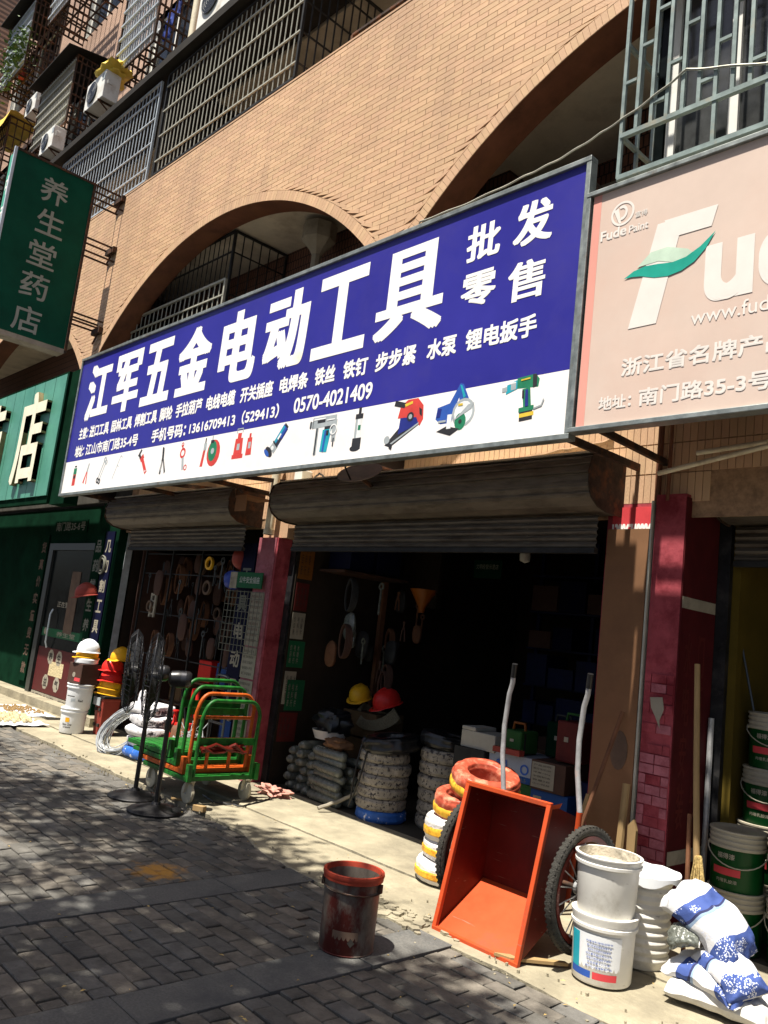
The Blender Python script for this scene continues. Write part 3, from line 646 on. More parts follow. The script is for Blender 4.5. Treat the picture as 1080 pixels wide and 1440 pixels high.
# ------------------------------------------------------------------ the signs
def signbox(name, label, x0, x1, z0, z1, y, dep, face_mat, fr_mat, fw=.045, mb_face=None):
    t = thing(name, label, 'sign', (0, 0, 0))
    for nm, bx in (('frame_rail', (x0, x1, y - .015, y + dep, z1 - fw, z1)), ('frame_rail', (x0, x1, y - .015, y + dep, z0, z0 + fw)), ('frame_post', (x0, x0 + fw, y - .012, y + dep, z0 + fw, z1 - fw)), ('frame_post', (x1 - fw, x1, y - .012, y + dep, z0 + fw, z1 - fw))):
        MB().box(*bx).build(nm, fr_mat, t, bevel=.004)
    return t
SB = signbox('shop_sign', 'long blue and white sign with big white Chinese lettering over the tool shop', -10.26, -2.72, 2.80, 4.60, 3.88, .06, None, 'steel_frame', .035)
MB().box(-10.225, -2.755, 3.885, 3.92, 3.235, 4.565).build('blue_panel', 'sign_blue', SB)
MB().box(-10.225, -2.755, 3.885, 3.92, 2.835, 3.234).build('white_panel', 'sign_white', SB)
D = -3.8835
def T(s, x0, x1, z0, z1, b=.02, m='letter_white', par=None, nm='lettering', dd=D): return text(s, x0, x1, z0, z1, dd, m, par or SB, bold=b, name=nm)
for s, x0, x1 in (('江', -9.93, -9.28), ('军', -9.18, -8.53), ('五', -8.44, -7.80), ('金', -7.68, -7.03), ('电', -6.85, -6.22), ('动', -6.10, -5.46), ('工', -5.37, -4.70), ('具', -4.60, -3.88)):
    text(s, x0 + .035, x1 - .035, 3.75, 4.43, D, 'letter_old' if s == '动' else 'letter_white', SB, bold=.05, sq=(.052, .030) if s not in '具' else (.05, .018))
for s, x0, x1, z0, z1 in (('批', -3.71, -3.40, 4.15, 4.42), ('发', -3.30, -2.98, 4.14, 4.45), ('零', -3.72, -3.40, 3.81, 4.07), ('售', -3.31, -3.00, 3.76, 4.04)): text(s, x0 + .015, x1 - .015, z0 + .01, z1 - .01, D, 'letter_white', SB, bold=.04, sq=(.04, .022) if s != '售' else (.038, .018))
row = [('主营：', -9.97, -9.72), ('进口工具', -9.66, -9.14), ('园林工具', -9.06, -8.55), ('焊割工具', -8.47, -7.97), ('脚轮', -7.90, -7.64), ('手拉葫芦', -7.56, -7.05), ('电线电缆', -6.96, -6.46), ('开关插座', -6.36, -5.86), ('电焊条', -5.75, -5.36), ('铁丝', -5.26, -5.01), ('铁钉', -4.90, -4.62), ('步步紧', -4.52, -4.10), ('水泵', -3.98, -3.71), ('锂电扳手', -3.62, -3.04)]
for s, a, b in row: T(s, a, b, 3.505, 3.645, .035)
T('地址：', -10.0, -9.75, 3.285, 3.42, .035); T('江山市南门路35-4号', -9.68, -8.33, 3.285, 3.42, .03)
T('手机号码：', -8.01, -7.30, 3.285, 3.42, .035); T('13616709413（529413）', -7.22, -5.72, 3.29, 3.415, .03); T('0570-4021409', -5.50, -4.53, 3.30, 3.425, .03)
# flat prints of tools on the white band
def pr_(nm, x, z, shapes, rot=0, s=1.0):
    mats = []; mb = MB(); k = 0
    for m, kind, *a in shapes:
        if m not in mats: mats.append(m)
        mi = mats.index(m); y = 3.8846 - .0002 * k; k += 1
        c, sn = math.cos(R(rot)), math.sin(R(rot)); tf = lambda p: (x + s * (p[0] * c - p[1] * sn), y, z + s * (p[0] * sn + p[1] * c))
        if kind == 'p': mb.add([tf(p) for p in a[0]], [tuple(range(len(a[0])))], mi)
        elif kind == 'c':
            cx, cz, r = a[:3]; r2 = a[3] if len(a) > 3 else r; mb.add([tf((cx + r * math.cos(t * .3927), cz + r2 * math.sin(t * .3927))) for t in range(16)], [tuple(range(16))], mi)
        elif kind == 'r': x0, x1, z0, z1 = a; mb.add([tf(p) for p in ((x0, z0), (x1, z0), (x1, z1), (x0, z1))], [(0, 1, 2, 3)], mi)
        elif kind == 'o':
            cx, cz, r, w_ = a; q = []
            for t in range(16): q += [tf((cx + r * math.cos(t * .3927), cz + r * math.sin(t * .3927))), tf((cx + (r - w_) * math.cos(t * .3927), cz + (r - w_) * math.sin(t * .3927)))]
            mb.add(q, [(2 * t, (2 * t + 2) % 32, (2 * t + 3) % 32, 2 * t + 1) for t in range(16)], mi)
    return mb.build('printed_tool', mats, SB, label=nm)
r_, p_, c_, o_ = 'r', 'p', 'c', 'o'
pr_('red and green electrical screwdriver tester print', -9.90, 3.04, [('pr_red', r_, -.045, .045, -.12, .09), ('pr_green', r_, -.045, .045, .02, .10), ('pr_black', r_, -.03, .03, .11, .13), ('pr_black', r_, -.03, .03, -.03, .01)])
pr_('red handled shears print', -9.55, 3.05, [('pr_red', p_, [(-.02, -.13), (-.06, -.12), (-.015, .02), (.005, .02)]), ('pr_red', p_, [(.035, -.13), (.06, -.12), (.02, .02), (0, .02)]), ('pr_grey', p_, [(-.015, .02), (.02, .02), (.03, .13), (.0, .12)])], -10)
pr_('pair of spanners print', -9.13, 3.05, [('pr_grey', r_, -.035, -.015, -.13, .13), ('pr_grey', r_, .015, .03, -.13, .13), ('pr_grey', o_, -.02, .14, .035, .02), ('pr_black', o_, -.02, -.13, .035, .02), ('pr_black', o_, .03, -.12, .035, .02), ('pr_grey', o_, .03, .13, .03, .015)], -28)
pr_('pale allen key print', -8.75, 3.07, [('pr_grey', r_, -.006, .006, -.15, .15), ('pr_grey', r_, -.006, .05, .14, .15), ('pr_grey', r_, -.01, .04, .02, .03)], -28)
pr_('red pipe wrench print', -8.12, 3.08, [('pr_red', r_, -.025, .025, -.16, .05), ('pr_red', r_, -.04, .04, .03, .09), ('pr_black', r_, -.045, -.01, .08, .15), ('pr_black', p_, [(-.045, .12), (.04, .14), (.03, .17), (-.06, .15)]), ('pr_white', c_, 0, -.13, .012)], 38)
pr_('black bolt cutter print', -7.68, 3.06, [('pr_black', p_, [(-.02, .15), (.0, .15), (.01, .02), (-.03, -.14), (-.06, -.13), (-.02, .03)]), ('pr_black', p_, [(.0, .15), (.02, .13), (.02, .02), (.07, -.13), (.045, -.15), (.0, .03)]), ('pr_white', r_, -.03, -.022, -.1, 0)], 8)
pr_('red chain hoist print', -7.27, 3.05, [('pr_red', o_, 0, .06, .055, .025), ('pr_red', r_, -.012, .012, .11, .15), ('pr_grey', r_, -.02, .02, -.12, .01), ('pr_red', o_, 0, .15, .025, .01), ('pr_red', o_, .05, -.11, .03, .012)], 14)
pr_('red caster wheel print', -6.77, 3.07, [('pr_red', p_, [(-.15, -.13), (-.10, -.13), (-.08, .03), (-.12, .03)]), ('pr_grey', r_, -.12, -.07, .03, .10), ('pr_black', r_, -.105, -.085, .10, .15), ('pr_red', c_, .07, -.01, .115, .13), ('pr_green', c_, .05, .01, .075, .10), ('pr_grey', c_, .05, .01, .03), ('pr_black', r_, .0, .06, .09, .12), ('pr_grey', r_, .02, .035, .12, .16)])
pr_('two red bottle jacks print', -6.22, 3.09, [('pr_red', r_, -.15, .03, -.12, -.08), ('pr_red', p_, [(-.13, -.08), (.01, -.08), (0, .07), (-.12, .07)]), ('pr_red', r_, -.09, -.03, .07, .12), ('pr_grey', r_, -.085, -.04, -.04, .02), ('pr_red', p_, [(.07, -.10), (.16, -.10), (.15, .06), (.08, .06)]), ('pr_red', r_, .10, .13, .06, .10), ('pr_grey', r_, .10, .14, -.04, .02), ('pr_grey', r_, -.11, -.10, .12, .16), ('pr_grey', r_, -.02, -.01, .12, .16), ('pr_grey', r_, -.11, -.01, .155, .165)])
pr_('blue angle grinder print', -5.68, 3.07, [('pr_blue', r_, -.04, .04, -.03, .16), ('pr_cyan', r_, -.035, -.01, -.02, .15), ('pr_grey', p_, [(-.055, -.10), (.04, -.10), (.045, -.02), (-.04, -.02)]), ('pr_black', c_, -.03, -.13, .065, .035), ('pr_blue', c_, -.05, -.155, .05, .02), ('pr_white', r_, -.02, 0, .02, .08), ('pr_black', r_, .0, .035, -.02, .05), ('pr_dblue', r_, .02, .04, .05, .16), ('pr_black', r_, -.03, .03, .16, .18), ('pr_black', r_, -.05, .04, -.035, -.02), ('pr_white', c_, -.01, -.075, .02)], -40)
pr_('grey and turquoise hammer drill print', -5.05, 3.08, [('pr_grey', r_, -.16, .14, .05, .14), ('pr_black', r_, -.10, .0, .09, .12), ('pr_grey', r_, -.20, -.14, .06, .11), ('pr_grey', r_, .10, .15, -.08, .10), ('pr_cyan', p_, [(-.03, -.15), (.06, -.16), (.09, .03), (-.02, .03)]), ('pr_grey', r_, -.11, -.075, -.17, .07), ('pr_black', r_, .0, .10, .03, .055), ('pr_black', r_, .12, .135, -.12, -.05), ('pr_white', r_, -.15, .0, .118, .13), ('pr_black', r_, -.19, -.175, .055, .115), ('pr_black', r_, -.155, -.15, .05, .14), ('pr_white', r_, .02, .12, .10, .11), ('pr_blue', p_, [(-.0, -.15), (.02, -.155), (.035, .02), (.01, .02)]), ('pr_black', r_, .03, .06, -.02, .02), ('pr_black', r_, -.10, -.085, -.17, .05), ('pr_white', o_, .115, .02, .045, .012)])
pr_('grey submersible pump print', -4.64, 3.07, [('pr_black', r_, -.05, .05, -.16, -.07), ('pr_black', c_, -.01, -.15, .06, .025), ('pr_white', r_, -.035, .04, -.07, .09), ('pr_grey', r_, -.035, -.01, -.07, .09), ('pr_green', r_, .0, .03, -.01, .03), ('pr_black', r_, -.04, .045, .08, .12), ('pr_black', r_, -.01, .02, .12, .17)])
pr_('red cut off saw print', -4.14, 3.07, [('pr_black', p_, [(-.18, -.16), (-.12, -.18), (.17, -.03), (.17, .02), (-.02, -.02)]), ('pr_dblue', p_, [(-.05, -.09), (.15, -.03), (.10, .08), (-.04, .06)]), ('pr_red', p_, [(-.07, .03), (-.05, .12), (.02, .16), (.12, .16), (.18, .10), (.19, .0), (.16, -.05), (.12, .02), (.0, .03)]), ('pr_black', p_, [(-.12, .13), (-.11, .17), (.0, .14), (-.01, .10)]), ('pr_grey', c_, -.16, -.12, .03), ('pr_black', c_, .06, .03, .035), ('pr_grey', c_, .06, .03, .018), ('pr_yellow', p_, [(-.01, .13), (.07, .145), (.07, .125), (.0, .11)]), ('pr_black', p_, [(.14, .09), (.17, .07), (.175, .02), (.15, .04)]), ('pr_grey', p_, [(-.12, -.165), (.15, -.035), (.15, -.02), (-.12, -.15)]), ('pr_black', p_, [(-.13, -.185), (-.10, -.20), (-.095, -.16), (-.125, -.15)])])
pr_('blue circular saw print', -3.66, 3.09, [('pr_blue', p_, [(-.17, -.04), (-.16, .04), (-.05, .06), (.03, .19), (.06, .18), (.12, .07), (.13, .02), (.05, .02), (.03, .09), (.0, .02), (-.02, -.08), (-.12, -.08)]), ('pr_white', c_, .08, -.02, .10), ('pr_grey', o_, .08, -.02, .10, .02), ('pr_green', c_, .06, -.08, .05, .06), ('pr_black', p_, [(-.15, -.13), (-.02, -.17), (.06, -.13), (-.06, -.10)]), ('pr_white', r_, -.06, -.02, -.12, -.02), ('pr_dblue', p_, [(-.16, -.03), (-.13, -.03), (-.12, .03), (-.155, .03)]), ('pr_cyan', p_, [(.03, .18), (.05, .17), (.09, .09), (.07, .08)]), ('pr_grey', p_, [(.0, -.07), (.15, .0), (.17, .04), (.12, .03)]), ('pr_black', c_, .06, -.08, .015), ('pr_grey', r_, -.14, -.07, -.07, -.055), ('pr_yellow', r_, .03, .07, .03, .045)])
pr_('green cordless impact wrench print', -3.12, 3.12, [('pr_green', p_, [(-.02, .05), (-.02, .12), (.12, .12), (.15, .08), (.14, .03)]), ('pr_green', p_, [(.02, .04), (.08, .04), (.09, -.09), (.03, -.09)]), ('pr_black', r_, .0, .10, -.17, -.10), ('pr_yellow', r_, -.0, .11, -.145, -.12), ('pr_green', r_, -.005, .11, -.11, -.08), ('pr_cyan', p_, [(-.11, .03), (-.02, .05), (-.02, .11), (-.10, .09)]), ('pr_grey', r_, -.14, -.10, .05, .08), ('pr_grey', r_, -.07, -.03, .05, .10), ('pr_white', r_, -.09, -.03, .092, .10), ('pr_black', p_, [(.10, .12), (.13, .115), (.13, .04), (.10, .035)]), ('pr_yellow', r_, .01, .08, .095, .105), ('pr_black', r_, .02, .035, -.02, .03), ('pr_dblue', p_, [(.045, -.08), (.07, -.08), (.065, .03), (.045, .03)]), ('pr_grey', p_, [(.11, -.11), (.17, -.10), (.19, -.06), (.18, -.055), (.165, -.09), (.11, -.10)])], 4)
# steel arms behind the blue sign
for x in (-9.9, -8.3, -6.9, -2.80):
    MB().beam((x, 3.945, 2.84), (x, 4.80, 2.845), .03, .045).build('support_arm', 'rust_iron', SB)
    MB().beam((x, 3.945, 4.5), (x, 4.15, 4.5), .03, .04).build('support_arm', 'rust_iron', SB)
for x in (-8.3, -6.9): MB().beam((x, 3.95, 2.90), (x + .13, 4.79, 2.98), .025, .04).build('brace', 'rust_iron', SB)
MB().beam((-2.70, 3.95, 2.9), (-2.56, 4.78, 3.9), .03).build('brace', 'rust_iron', SB)

SP = signbox('shop_sign', 'faded pink paint shop sign with a white F crossed by a green swoosh', -2.719, .9, 2.83, 4.33, 3.86, .07, None, 'steel_frame', .03)
MB().box(-2.675, .87, 3.865, 3.90, 2.86, 4.30).build('pink_panel', 'sign_pink', SP)
MB().box(-2.673, -2.62, 3.8638, 3.8648, 2.862, 4.298).build('red_edge_strip', 'sign_red', SP)
mb = MB().lathe([(.075, 0), (.085, 0)], 28, (0, 0, 0))
DP = -3.8635
def ring(cx, cz, r0, r1, y, sx=1, a0=0, a1=360, n=32):
    m_ = MB(); q = []
    for t in range(n + 1): a = R(a0 + (a1 - a0) * t / n); q += [(cx + sx * r0 * math.cos(a), y, cz + r0 * math.sin(a)), (cx + sx * r1 * math.cos(a), y, cz + r1 * math.sin(a))]
    return m_.add(q, [(2 * t, 2 * t + 1, 2 * t + 3, 2 * t + 2) for t in range(n)])
ring(-2.47, 4.13, .062, .076, 3.863).build('emblem', 'letter_pink', SP)
ring(-2.475, 4.135, .028, .046, 3.8628, .8, -100, 120).build('emblem', 'letter_pink', SP)
MB().add([(-2.53, 3.8626, 4.16), (-2.50, 3.8626, 4.17), (-2.475, 3.8626, 4.07), (-2.49, 3.8626, 4.07)], [(0, 1, 2, 3)]).build('emblem', 'letter_pink', SP)
T('富得', -2.385, -2.31, 4.075, 4.11, .02, 'letter_pink', SP, dd=DP)
T('Fude', -2.605, -2.44, 3.99, 4.05, .04, 'letter_pink', SP, dd=DP); T('Paint', -2.42, -2.30, 3.99, 4.035, .03, 'letter_pink', SP, dd=DP)
# big F, u, d, e
F = [(-2.37, 3.36), (-2.20, 3.40), (-2.12, 3.82), (-1.90, 3.86), (-1.87, 3.98), (-2.24, 3.93), (-2.27, 3.80)]
MB().add([(a, 3.8628, b) for a, b in [(-2.38, 3.40), (-2.21, 3.40), (-2.085, 3.99), (-2.24, 3.99)]], [(0, 1, 2, 3)]).add([(a, 3.8627, b) for a, b in [(-2.15, 3.885), (-1.925, 3.885), (-1.895, 4.00), (-2.20, 4.0)]], [(0, 1, 2, 3)]).build('lettering', 'letter_pink', SP)
MB().add([(a, 3.8612, b) for a, b in [(-2.43, 3.71), (-2.37, 3.742), (-2.30, 3.755), (-2.22, 3.748), (-2.14, 3.735), (-2.06, 3.745), (-1.98, 3.785), (-1.90, 3.85), (-1.95, 3.765), (-2.01, 3.705), (-2.08, 3.672), (-2.16, 3.66), (-2.24, 3.672), (-2.32, 3.70), (-2.38, 3.71)]], [tuple(range(15))]).build('swoosh', 'teal', SP)
MB().add([(a, 3.8618, b) for a, b in [(-2.35, 3.76), (-2.27, 3.83), (-2.17, 3.835), (-2.05, 3.79), (-2.0, 3.74), (-2.12, 3.73), (-2.22, 3.765)]], [tuple(range(7))]).build('swoosh', 'teal_pale', SP)
T('ude', -1.93, -1.12, 3.47, 3.90, .045, 'letter_pink', SP, dd=DP)
T('www.fude', -2.01, -1.55, 3.345, 3.425, .006, 'letter_pink', SP, dd=DP)
T('浙江省名牌产品', -2.40, -1.50, 3.125, 3.225, .03, 'letter_pink', SP, dd=DP)
T('地址：', -2.53, -2.33, 2.945, 3.02, .03, 'letter_pink', SP, dd=DP); T('南门路35-3号', -2.28, -1.58, 2.94, 3.035, .03, 'letter_pink', SP, dd=DP)
for x in (-2.60, -1.4): MB().beam((x, 3.935, 2.88), (x, 4.80, 2.86), .03, .04).build('support_arm', 'rust_iron', SP)

# green fascia of the pharmacy, with raised letters
GF = thing('shop_sign', 'green ribbed pharmacy fascia with raised cream Chinese characters', 'sign', (0, 0, 0))
x = -17.2
while x < -11.25:
    MB().box(x + .006, min(x + .394, -11.2), 4.06, 4.12, 2.90, 4.62).build('panel', 'fascia_green', GF); x += .40
MB().box(-17.2, -11.2, 4.08, 4.16, 2.80, 4.66).build('backing', 'green_dark', GF)
MB().box(-11.195, -10.70, 4.12, 4.30, 2.78, 4.66).build('return_panel', 'green_dark', GF)
text('店', -12.55, -11.62, 3.12, 4.42, -4.058, None, GF, bold=.022, extrude=.07, mats=['letter_cream', 'letter_edge'])
text('药', -14.45, -13.30, 3.12, 4.42, -4.058, None, GF, bold=.022, extrude=.07, mats=['letter_cream', 'letter_edge'])
# hanging sign
HS = thing('projecting_sign', 'tall dark green box sign hung out from the wall with grey vertical writing', 'sign', (0, 0, 0))
HX = -10.5
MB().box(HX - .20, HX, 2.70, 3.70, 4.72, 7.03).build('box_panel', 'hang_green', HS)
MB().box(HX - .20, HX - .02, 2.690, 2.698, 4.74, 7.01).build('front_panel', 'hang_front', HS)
for a, b in (((HX - .21, HX + .012, 2.67, 2.70, 4.68, 7.06)),) and []: pass
MB().box(HX - .02, HX + .012, 2.668, 2.70, 4.68, 7.06).build('frame_post', 'trim_pale', HS)
MB().box(HX - .02, HX + .012, 3.70, 3.735, 4.68, 7.06).build('frame_post', 'rust_iron', HS)
MB().box(HX - .21, HX + .012, 2.70, 3.70, 7.03, 7.06).build('frame_rail', 'rust_iron', HS)
MB().box(HX - .21, HX + .012, 2.70, 3.70, 4.66, 4.72).build('frame_rail', 'plaster', HS)
for s, y, z in (('养', 3.23, 6.70), ('生', 3.25, 6.27), ('堂', 3.22, 5.83), ('药', 3.20, 5.40), ('店', 3.18, 4.95)):
    text(s, y - .17, y + .17, z - .165, z + .165, HX + .001, 'letter_grey', HS, SX, .012)
for k, s in enumerate('中西药品店'): text(s, HX - .17, HX - .05, 6.45 - k * .42, 6.70 - k * .42, -2.689, 'letter_white', HS, FX, .02)
for z in (7.05, 6.30, 5.15):
    for dz in ((0, -.18) if z > 5.2 else (0, .10)):
        for dx in (0.0, -.18): MB().beam((HX + dx - .01, 3.735, z + dz), (HX + dx - .01, 4.15, z + dz), .02).build('support_arm', 'rust_iron', HS)
    MB().box(HX - .22, HX + .03, 4.09, 4.145, z - .06, z + .02).build('wall_plate', 'rust_iron', HS)
    MB().beam((HX - .01, 4.12, z), (HX - .19, 4.12, z - .18), .018).build('brace', 'rust_iron', HS)

# ------------------------------------------------------------------ window cages and grilles
def cage(name, label, x0, x1, z0, z1, yf, yb, m, sp=.11, rails=4, r=.006, roof=False, sides=True, base=True, each=True, left=True, right=True, group=None, cat='window grille', fw=.03, m_front=None):
    t = thing(name, label, cat, (0, 0, 0), group=group); mf = m_front or m
    fr = MB()
    for x in (x0, x1): fr.beam((x, yf, z0), (x, yf, z1), fw)
    for z in (z0, z1): fr.beam((x0, yf, z), (x1, yf, z), fw * .9)
    if sides:
        for x in (x0, x1):
            for z in (z0, z1): fr.beam((x, yf, z), (x, yb, z), fw * .85)
            fr.beam((x, yb, z0), (x, yb, z1), fw * .85)
    fr.build('frame', m, t)
    n = int((x1 - x0) / sp); bmesh_ = MB().tube([(0, 0, z0), (0, 0, z1)], r, 5).mesh('bar', mf)
    if each:
        for i in range(1, n):
            o = bpy.data.objects.new('bar', bmesh_); C.objects.link(o); o.parent = t; o.location = (x0 + (x1 - x0) * i / n, yf, 0)
    else:
        g = MB()
        for i in range(1, n): x = x0 + (x1 - x0) * i / n; g.beam((x, yf, z0), (x, yf, z1), r * 1.7)
        g.build('bars', mf, t, kind='stuff')
    for k in range(rails):
        z = z0 + (z1 - z0) * (k + .5) / rails; MB().beam((x0, yf - r * 1.4, z), (x1, yf - r * 1.4, z), r * 2.6, r * 2.6).build('rail', mf, t)
    if sides:
        g = MB()
        for x, ok in ((x0, left), (x1, right)):
            if not ok: continue
            ny = max(2, int(abs(yb - yf) / sp))
            for i in range(1, ny): y = yf + (yb - yf) * i / ny; g.beam((x, y, z0), (x, y, z1), r * 1.9)
            for k in range(rails): z = z0 + (z1 - z0) * (k + .5) / rails; g.beam((x, yf, z), (x, yb, z), r * 2.2)
        g.build('side_bars', m, t, kind='stuff')
    if base:
        g = MB(); nb = max(3, int((x1 - x0) / .22))
        for i in range(1, nb): x = x0 + (x1 - x0) * i / nb; g.beam((x, yf, z0), (x, yb, z0), r * 2)
        for i in (1, 2): y = yf + (yb - yf) * i / 3; g.beam((x0, y, z0 + .006), (x1, y, z0 + .006), r * 2)
        g.build('base_bars', m, t, kind='stuff')
    if roof:
        MB().add([(x0 - .12, yf - .22, z1 + .02), (x1 + .12, yf - .22, z1 + .02), (x1 + .12, yb, z1 + .16), (x0 - .12, yb, z1 + .16), (x0 - .12, yf - .22, z1 + .04), (x1 + .12, yf - .22, z1 + .04), (x1 + .12, yb, z1 + .18), (x0 - .12, yb, z1 + .18)],
                 [(0, 3, 2, 1), (4, 5, 6, 7), (0, 1, 5, 4), (1, 2, 6, 5), (2, 3, 7, 6), (3, 0, 4, 7)]).build('canopy', 'eave_dark', t)
    return t
G1 = 'steel grilles closing the balcony above the arches'; G2 = 'window cages on the upper storeys'
cage('balcony_grille', 'pale blue grey balcony grille just right of the hanging green sign', -13.3, -9.95, ZT + .05, 8.58, 4.16, 5.6, 'galv', .105, 4, .007, sides=False, base=False, group=G1)
cage('balcony_grille', 'long galvanized balcony grille above the first arch with two open doors beside it', -9.74, -6.68, ZT + .05, 8.58, 4.16, 5.6, 'dark_iron', .10, 4, .007, left=False, base=False, group=G1, m_front='galv_warm')
cage('balcony_railing', 'low iron railing on the wall top at the upper edge', -5.95, -4.7, ZT + .04, 7.34, 4.30, 4.5, 'rust_iron', .10, 1, .008, sides=False, base=False, cat='railing')
cage('window_cage', 'window cage with blue laundry behind its bars, beside the drainpipe', -12.17, -10.86, 9.75, 11.25, 4.30, UW, 'rust_iron', .085, 6, .012, group=G2, m_front='galv', each=False)
cage('window_cage', 'canopied window cage above the lower of the two far air conditioners', -15.8, -14.10, 9.80, 11.10, 4.30, UW, 'rust_iron', .085, 6, .012, roof=True, group=G2, m_front='galv_warm', each=False)
F_ = cage('window_cage', 'window cage with green plants growing through its bars', -19.0, -17.45, 12.5, 14.1, 4.30, UW, 'rust_iron', .08, 7, .014, roof=True, group=G2, m_front='galv', each=False)
cage('window_cage', 'upper window cage seen mostly from beneath beside the planted one', -15.9, -14.1, 12.55, 14.1, 4.2, UW, 'rust_iron', .10, 6, .013, group=G2, each=False, m_front='galv')
cage('window_cage', 'iron window cage draped with a yellow tarpaulin behind the hanging sign', -19.0, -17.3, 9.80, 11.2, 4.2, UW, 'rust_iron', .13, 5, .010, group=G2, each=False)
A1 = cage('recess_cage', 'dark iron cage filling the left of the first arch', -11.0, -7.92, 3.4, 5.93, 4.46, 5.18, 'dark_iron', .11, 5, .006, base=False, each=True, left=False)
cage('balcony_railing', 'grey low railing with brown sacks behind it inside the first arch', -10.6, -7.90, 4.55, 5.32, 4.452 - .04, 5.1, 'galv_warm', .11, 2, .007, sides=False, base=False, cat='railing')
sk = MB()
def blob(mb, c, rx, ry, rz, seed=0, n=14, pw=.75, amp=.12, mi=0):
    vs = []; fs = []
    for i in range(n + 1):
        ph = math.pi * i / n - math.pi / 2
        for j in range(2 * n):
            th = math.pi * j / n; sg = lambda v, p: math.copysign(abs(v) ** p, v)
            q = Vector((sg(math.cos(ph), pw) * sg(math.cos(th), pw), sg(math.cos(ph), pw) * sg(math.sin(th), pw), sg(math.sin(ph), pw)))
            k = 1 + amp * noise.noise(q * 1.7 + Vector((seed * 7.1, 0, 0))) + amp * .5 * noise.noise(q * 4.3 + Vector((seed, 3, 0)))
            vs.append((c[0] + q.x * rx * k, c[1] + q.y * ry * k, c[2] + q.z * rz * k))
    for i in range(n):
        for j in range(2 * n): a = i * 2 * n; b = a + 2 * n; j2 = (j + 1) % (2 * n); fs.append((a + j, a + j2, b + j2, b + j))
    return mb.add(vs, fs, mi)
for i, (x, z, rx) in enumerate(((-9.3, 4.72, .42), (-8.6, 4.98, .40), (-10.0, 4.65, .35))):
    tag(blob(MB(), (x, 4.85, z), rx, .28, .27 - .03 * i, i).build('sack', 'cardboard', smooth=True), ('lower brown sack behind the railing in the first arch', 'highest brown sack behind the railing in the first arch', 'smallest brown sack at the dark end of the first arch')[i], 'sack')
MB().box(-11, -7.9, 4.47, 5.18, 3.3, 4.4).build('ledge', 'concrete_dark', bld)
# plants in the far cage, tarpaulin, laundry
random.seed(9); mb = MB()
for k in range(420):
    c = random.choice(((-18.4, 4.25, 12.7), (-17.6, 4.2, 13.0), (-17.9, 4.25, 12.85))); p = Vector(c) + Vector((random.gauss(0, .22), random.gauss(0, .12), random.gauss(0, .22))); a, b2 = random.random() * 6.3, random.uniform(-1, 1); s = random.uniform(.03, .07)
    u = Vector((math.cos(a), math.sin(a), b2)).normalized() * s; v = u.orthogonal().normalized() * s * .5; mb.add([p - u, p + v, p + u, p - v], [(0, 1, 2, 3)])
pt = thing('potted_plant', 'bright green leafy plant poking out of the highest left window cage', 'plant'); mb.build('foliage', 'leaf', pt, kind='stuff')
MB().tube([(-18.0, 4.45, 12.52), (-18.0, 4.4, 12.7)], .09, 10).build('flower_pot', 'crate_red', pt)
tp = MB(); n = 18; vs = []
for i in range(n + 1):
    for j in range(9): x = -19.1 + 1.95 * i / n; y = 4.1 + .75 * j / 8; vs.append((x, y - .05, 11.22 + .07 * noise.noise(Vector((x * 3, y * 4, 0))) + .14 * j / 8 - (.32 * (1 - j / 1) if j < 1 else 0)))
tp.add(vs, [(i * 9 + j, (i + 1) * 9 + j, (i + 1) * 9 + j + 1, i * 9 + j + 1) for i in range(n) for j in range(8)])
tag(tp.build('tarpaulin', 'tarp_yellow', smooth=True), 'crumpled yellow tarpaulin over the iron cage left of the far air conditioner', 'tarpaulin')
for k, (x, z, w2, h) in enumerate(((-11.3, 10.15, .25, .45), (-11.0, 10.45, .16, .55), (-11.75, 10.3, .2, .35))):
    mb = MB(); vs = [(x + w2 * i / 6, 4.62 + .03 * math.sin(i * 2.1 + j), z + h * (1 - j / 6)) for j in range(7) for i in range(7)]
    mb.add(vs, [(j * 7 + i, j * 7 + i + 1, j * 7 + i + 8, j * 7 + i + 7) for j in range(6) for i in range(6)]); tag(mb.build('laundry', ('cloth_blue', 'cloth_blue', 'white_clean')[k], smooth=True), ('wide blue cloth hanging inside the window cage', 'narrow long blue cloth hanging at the end of the window cage', 'small white cloth hanging inside the window cage')[k], 'laundry')
# street-side cage above the pink sign
RC = thing('window_cage', 'grey green steel window cage with staggered cross pieces above the pink sign', 'window grille', (0, 0, 0))
cx0, cx1, cz0, cz1, cy, cyb = -2.57, .6, 4.42, 6.5, 3.94, 4.30
bars = [cx0 + .097 * i for i in range(0, 34)]
for i, x in enumerate(bars):
    MB().beam((x, cy, cz0 if i == 0 else cz0 + (.0 if i % 3 == 0 and i > 3 else .28)), (x, cy, cz1), .022).build('bar', 'cage_green', RC)
    for k in range(4):
        z = cz0 + .42 + .62 * k + (.21 * ((i + 1) % 3)); 
        if i < len(bars) - 1: MB().beam((x + .011, cy, z), (x + .081, cy, z), .020).build('cross_piece', 'cage_green', RC)
for z, yy in ((cz0, cy), (cz0 + .275, cy)): MB().beam((cx0, yy - .002, z), (cx1, yy - .002, z), .03).build('rail', 'cage_green', RC)
for z in (cz0, cz0 + .275, cz0 + .9, cz0 + 1.5): MB().beam((cx0, cy, z), (cx0, cyb, z), .024).build('side_rail', 'cage_green', RC)
MB().beam((cx0, cyb, cz0), (cx0, cyb, cz1), .024).beam((cx0, (cy + cyb) / 2, cz0), (cx0, (cy + cyb) / 2, cz1), .02).build('side_bar', 'cage_green', RC)
for i in range(3, 30, 4): MB().beam((bars[i], cy, cz0), (bars[i], cyb, cz0 + .004), .022).build('base_rail', 'galv_warm', RC)
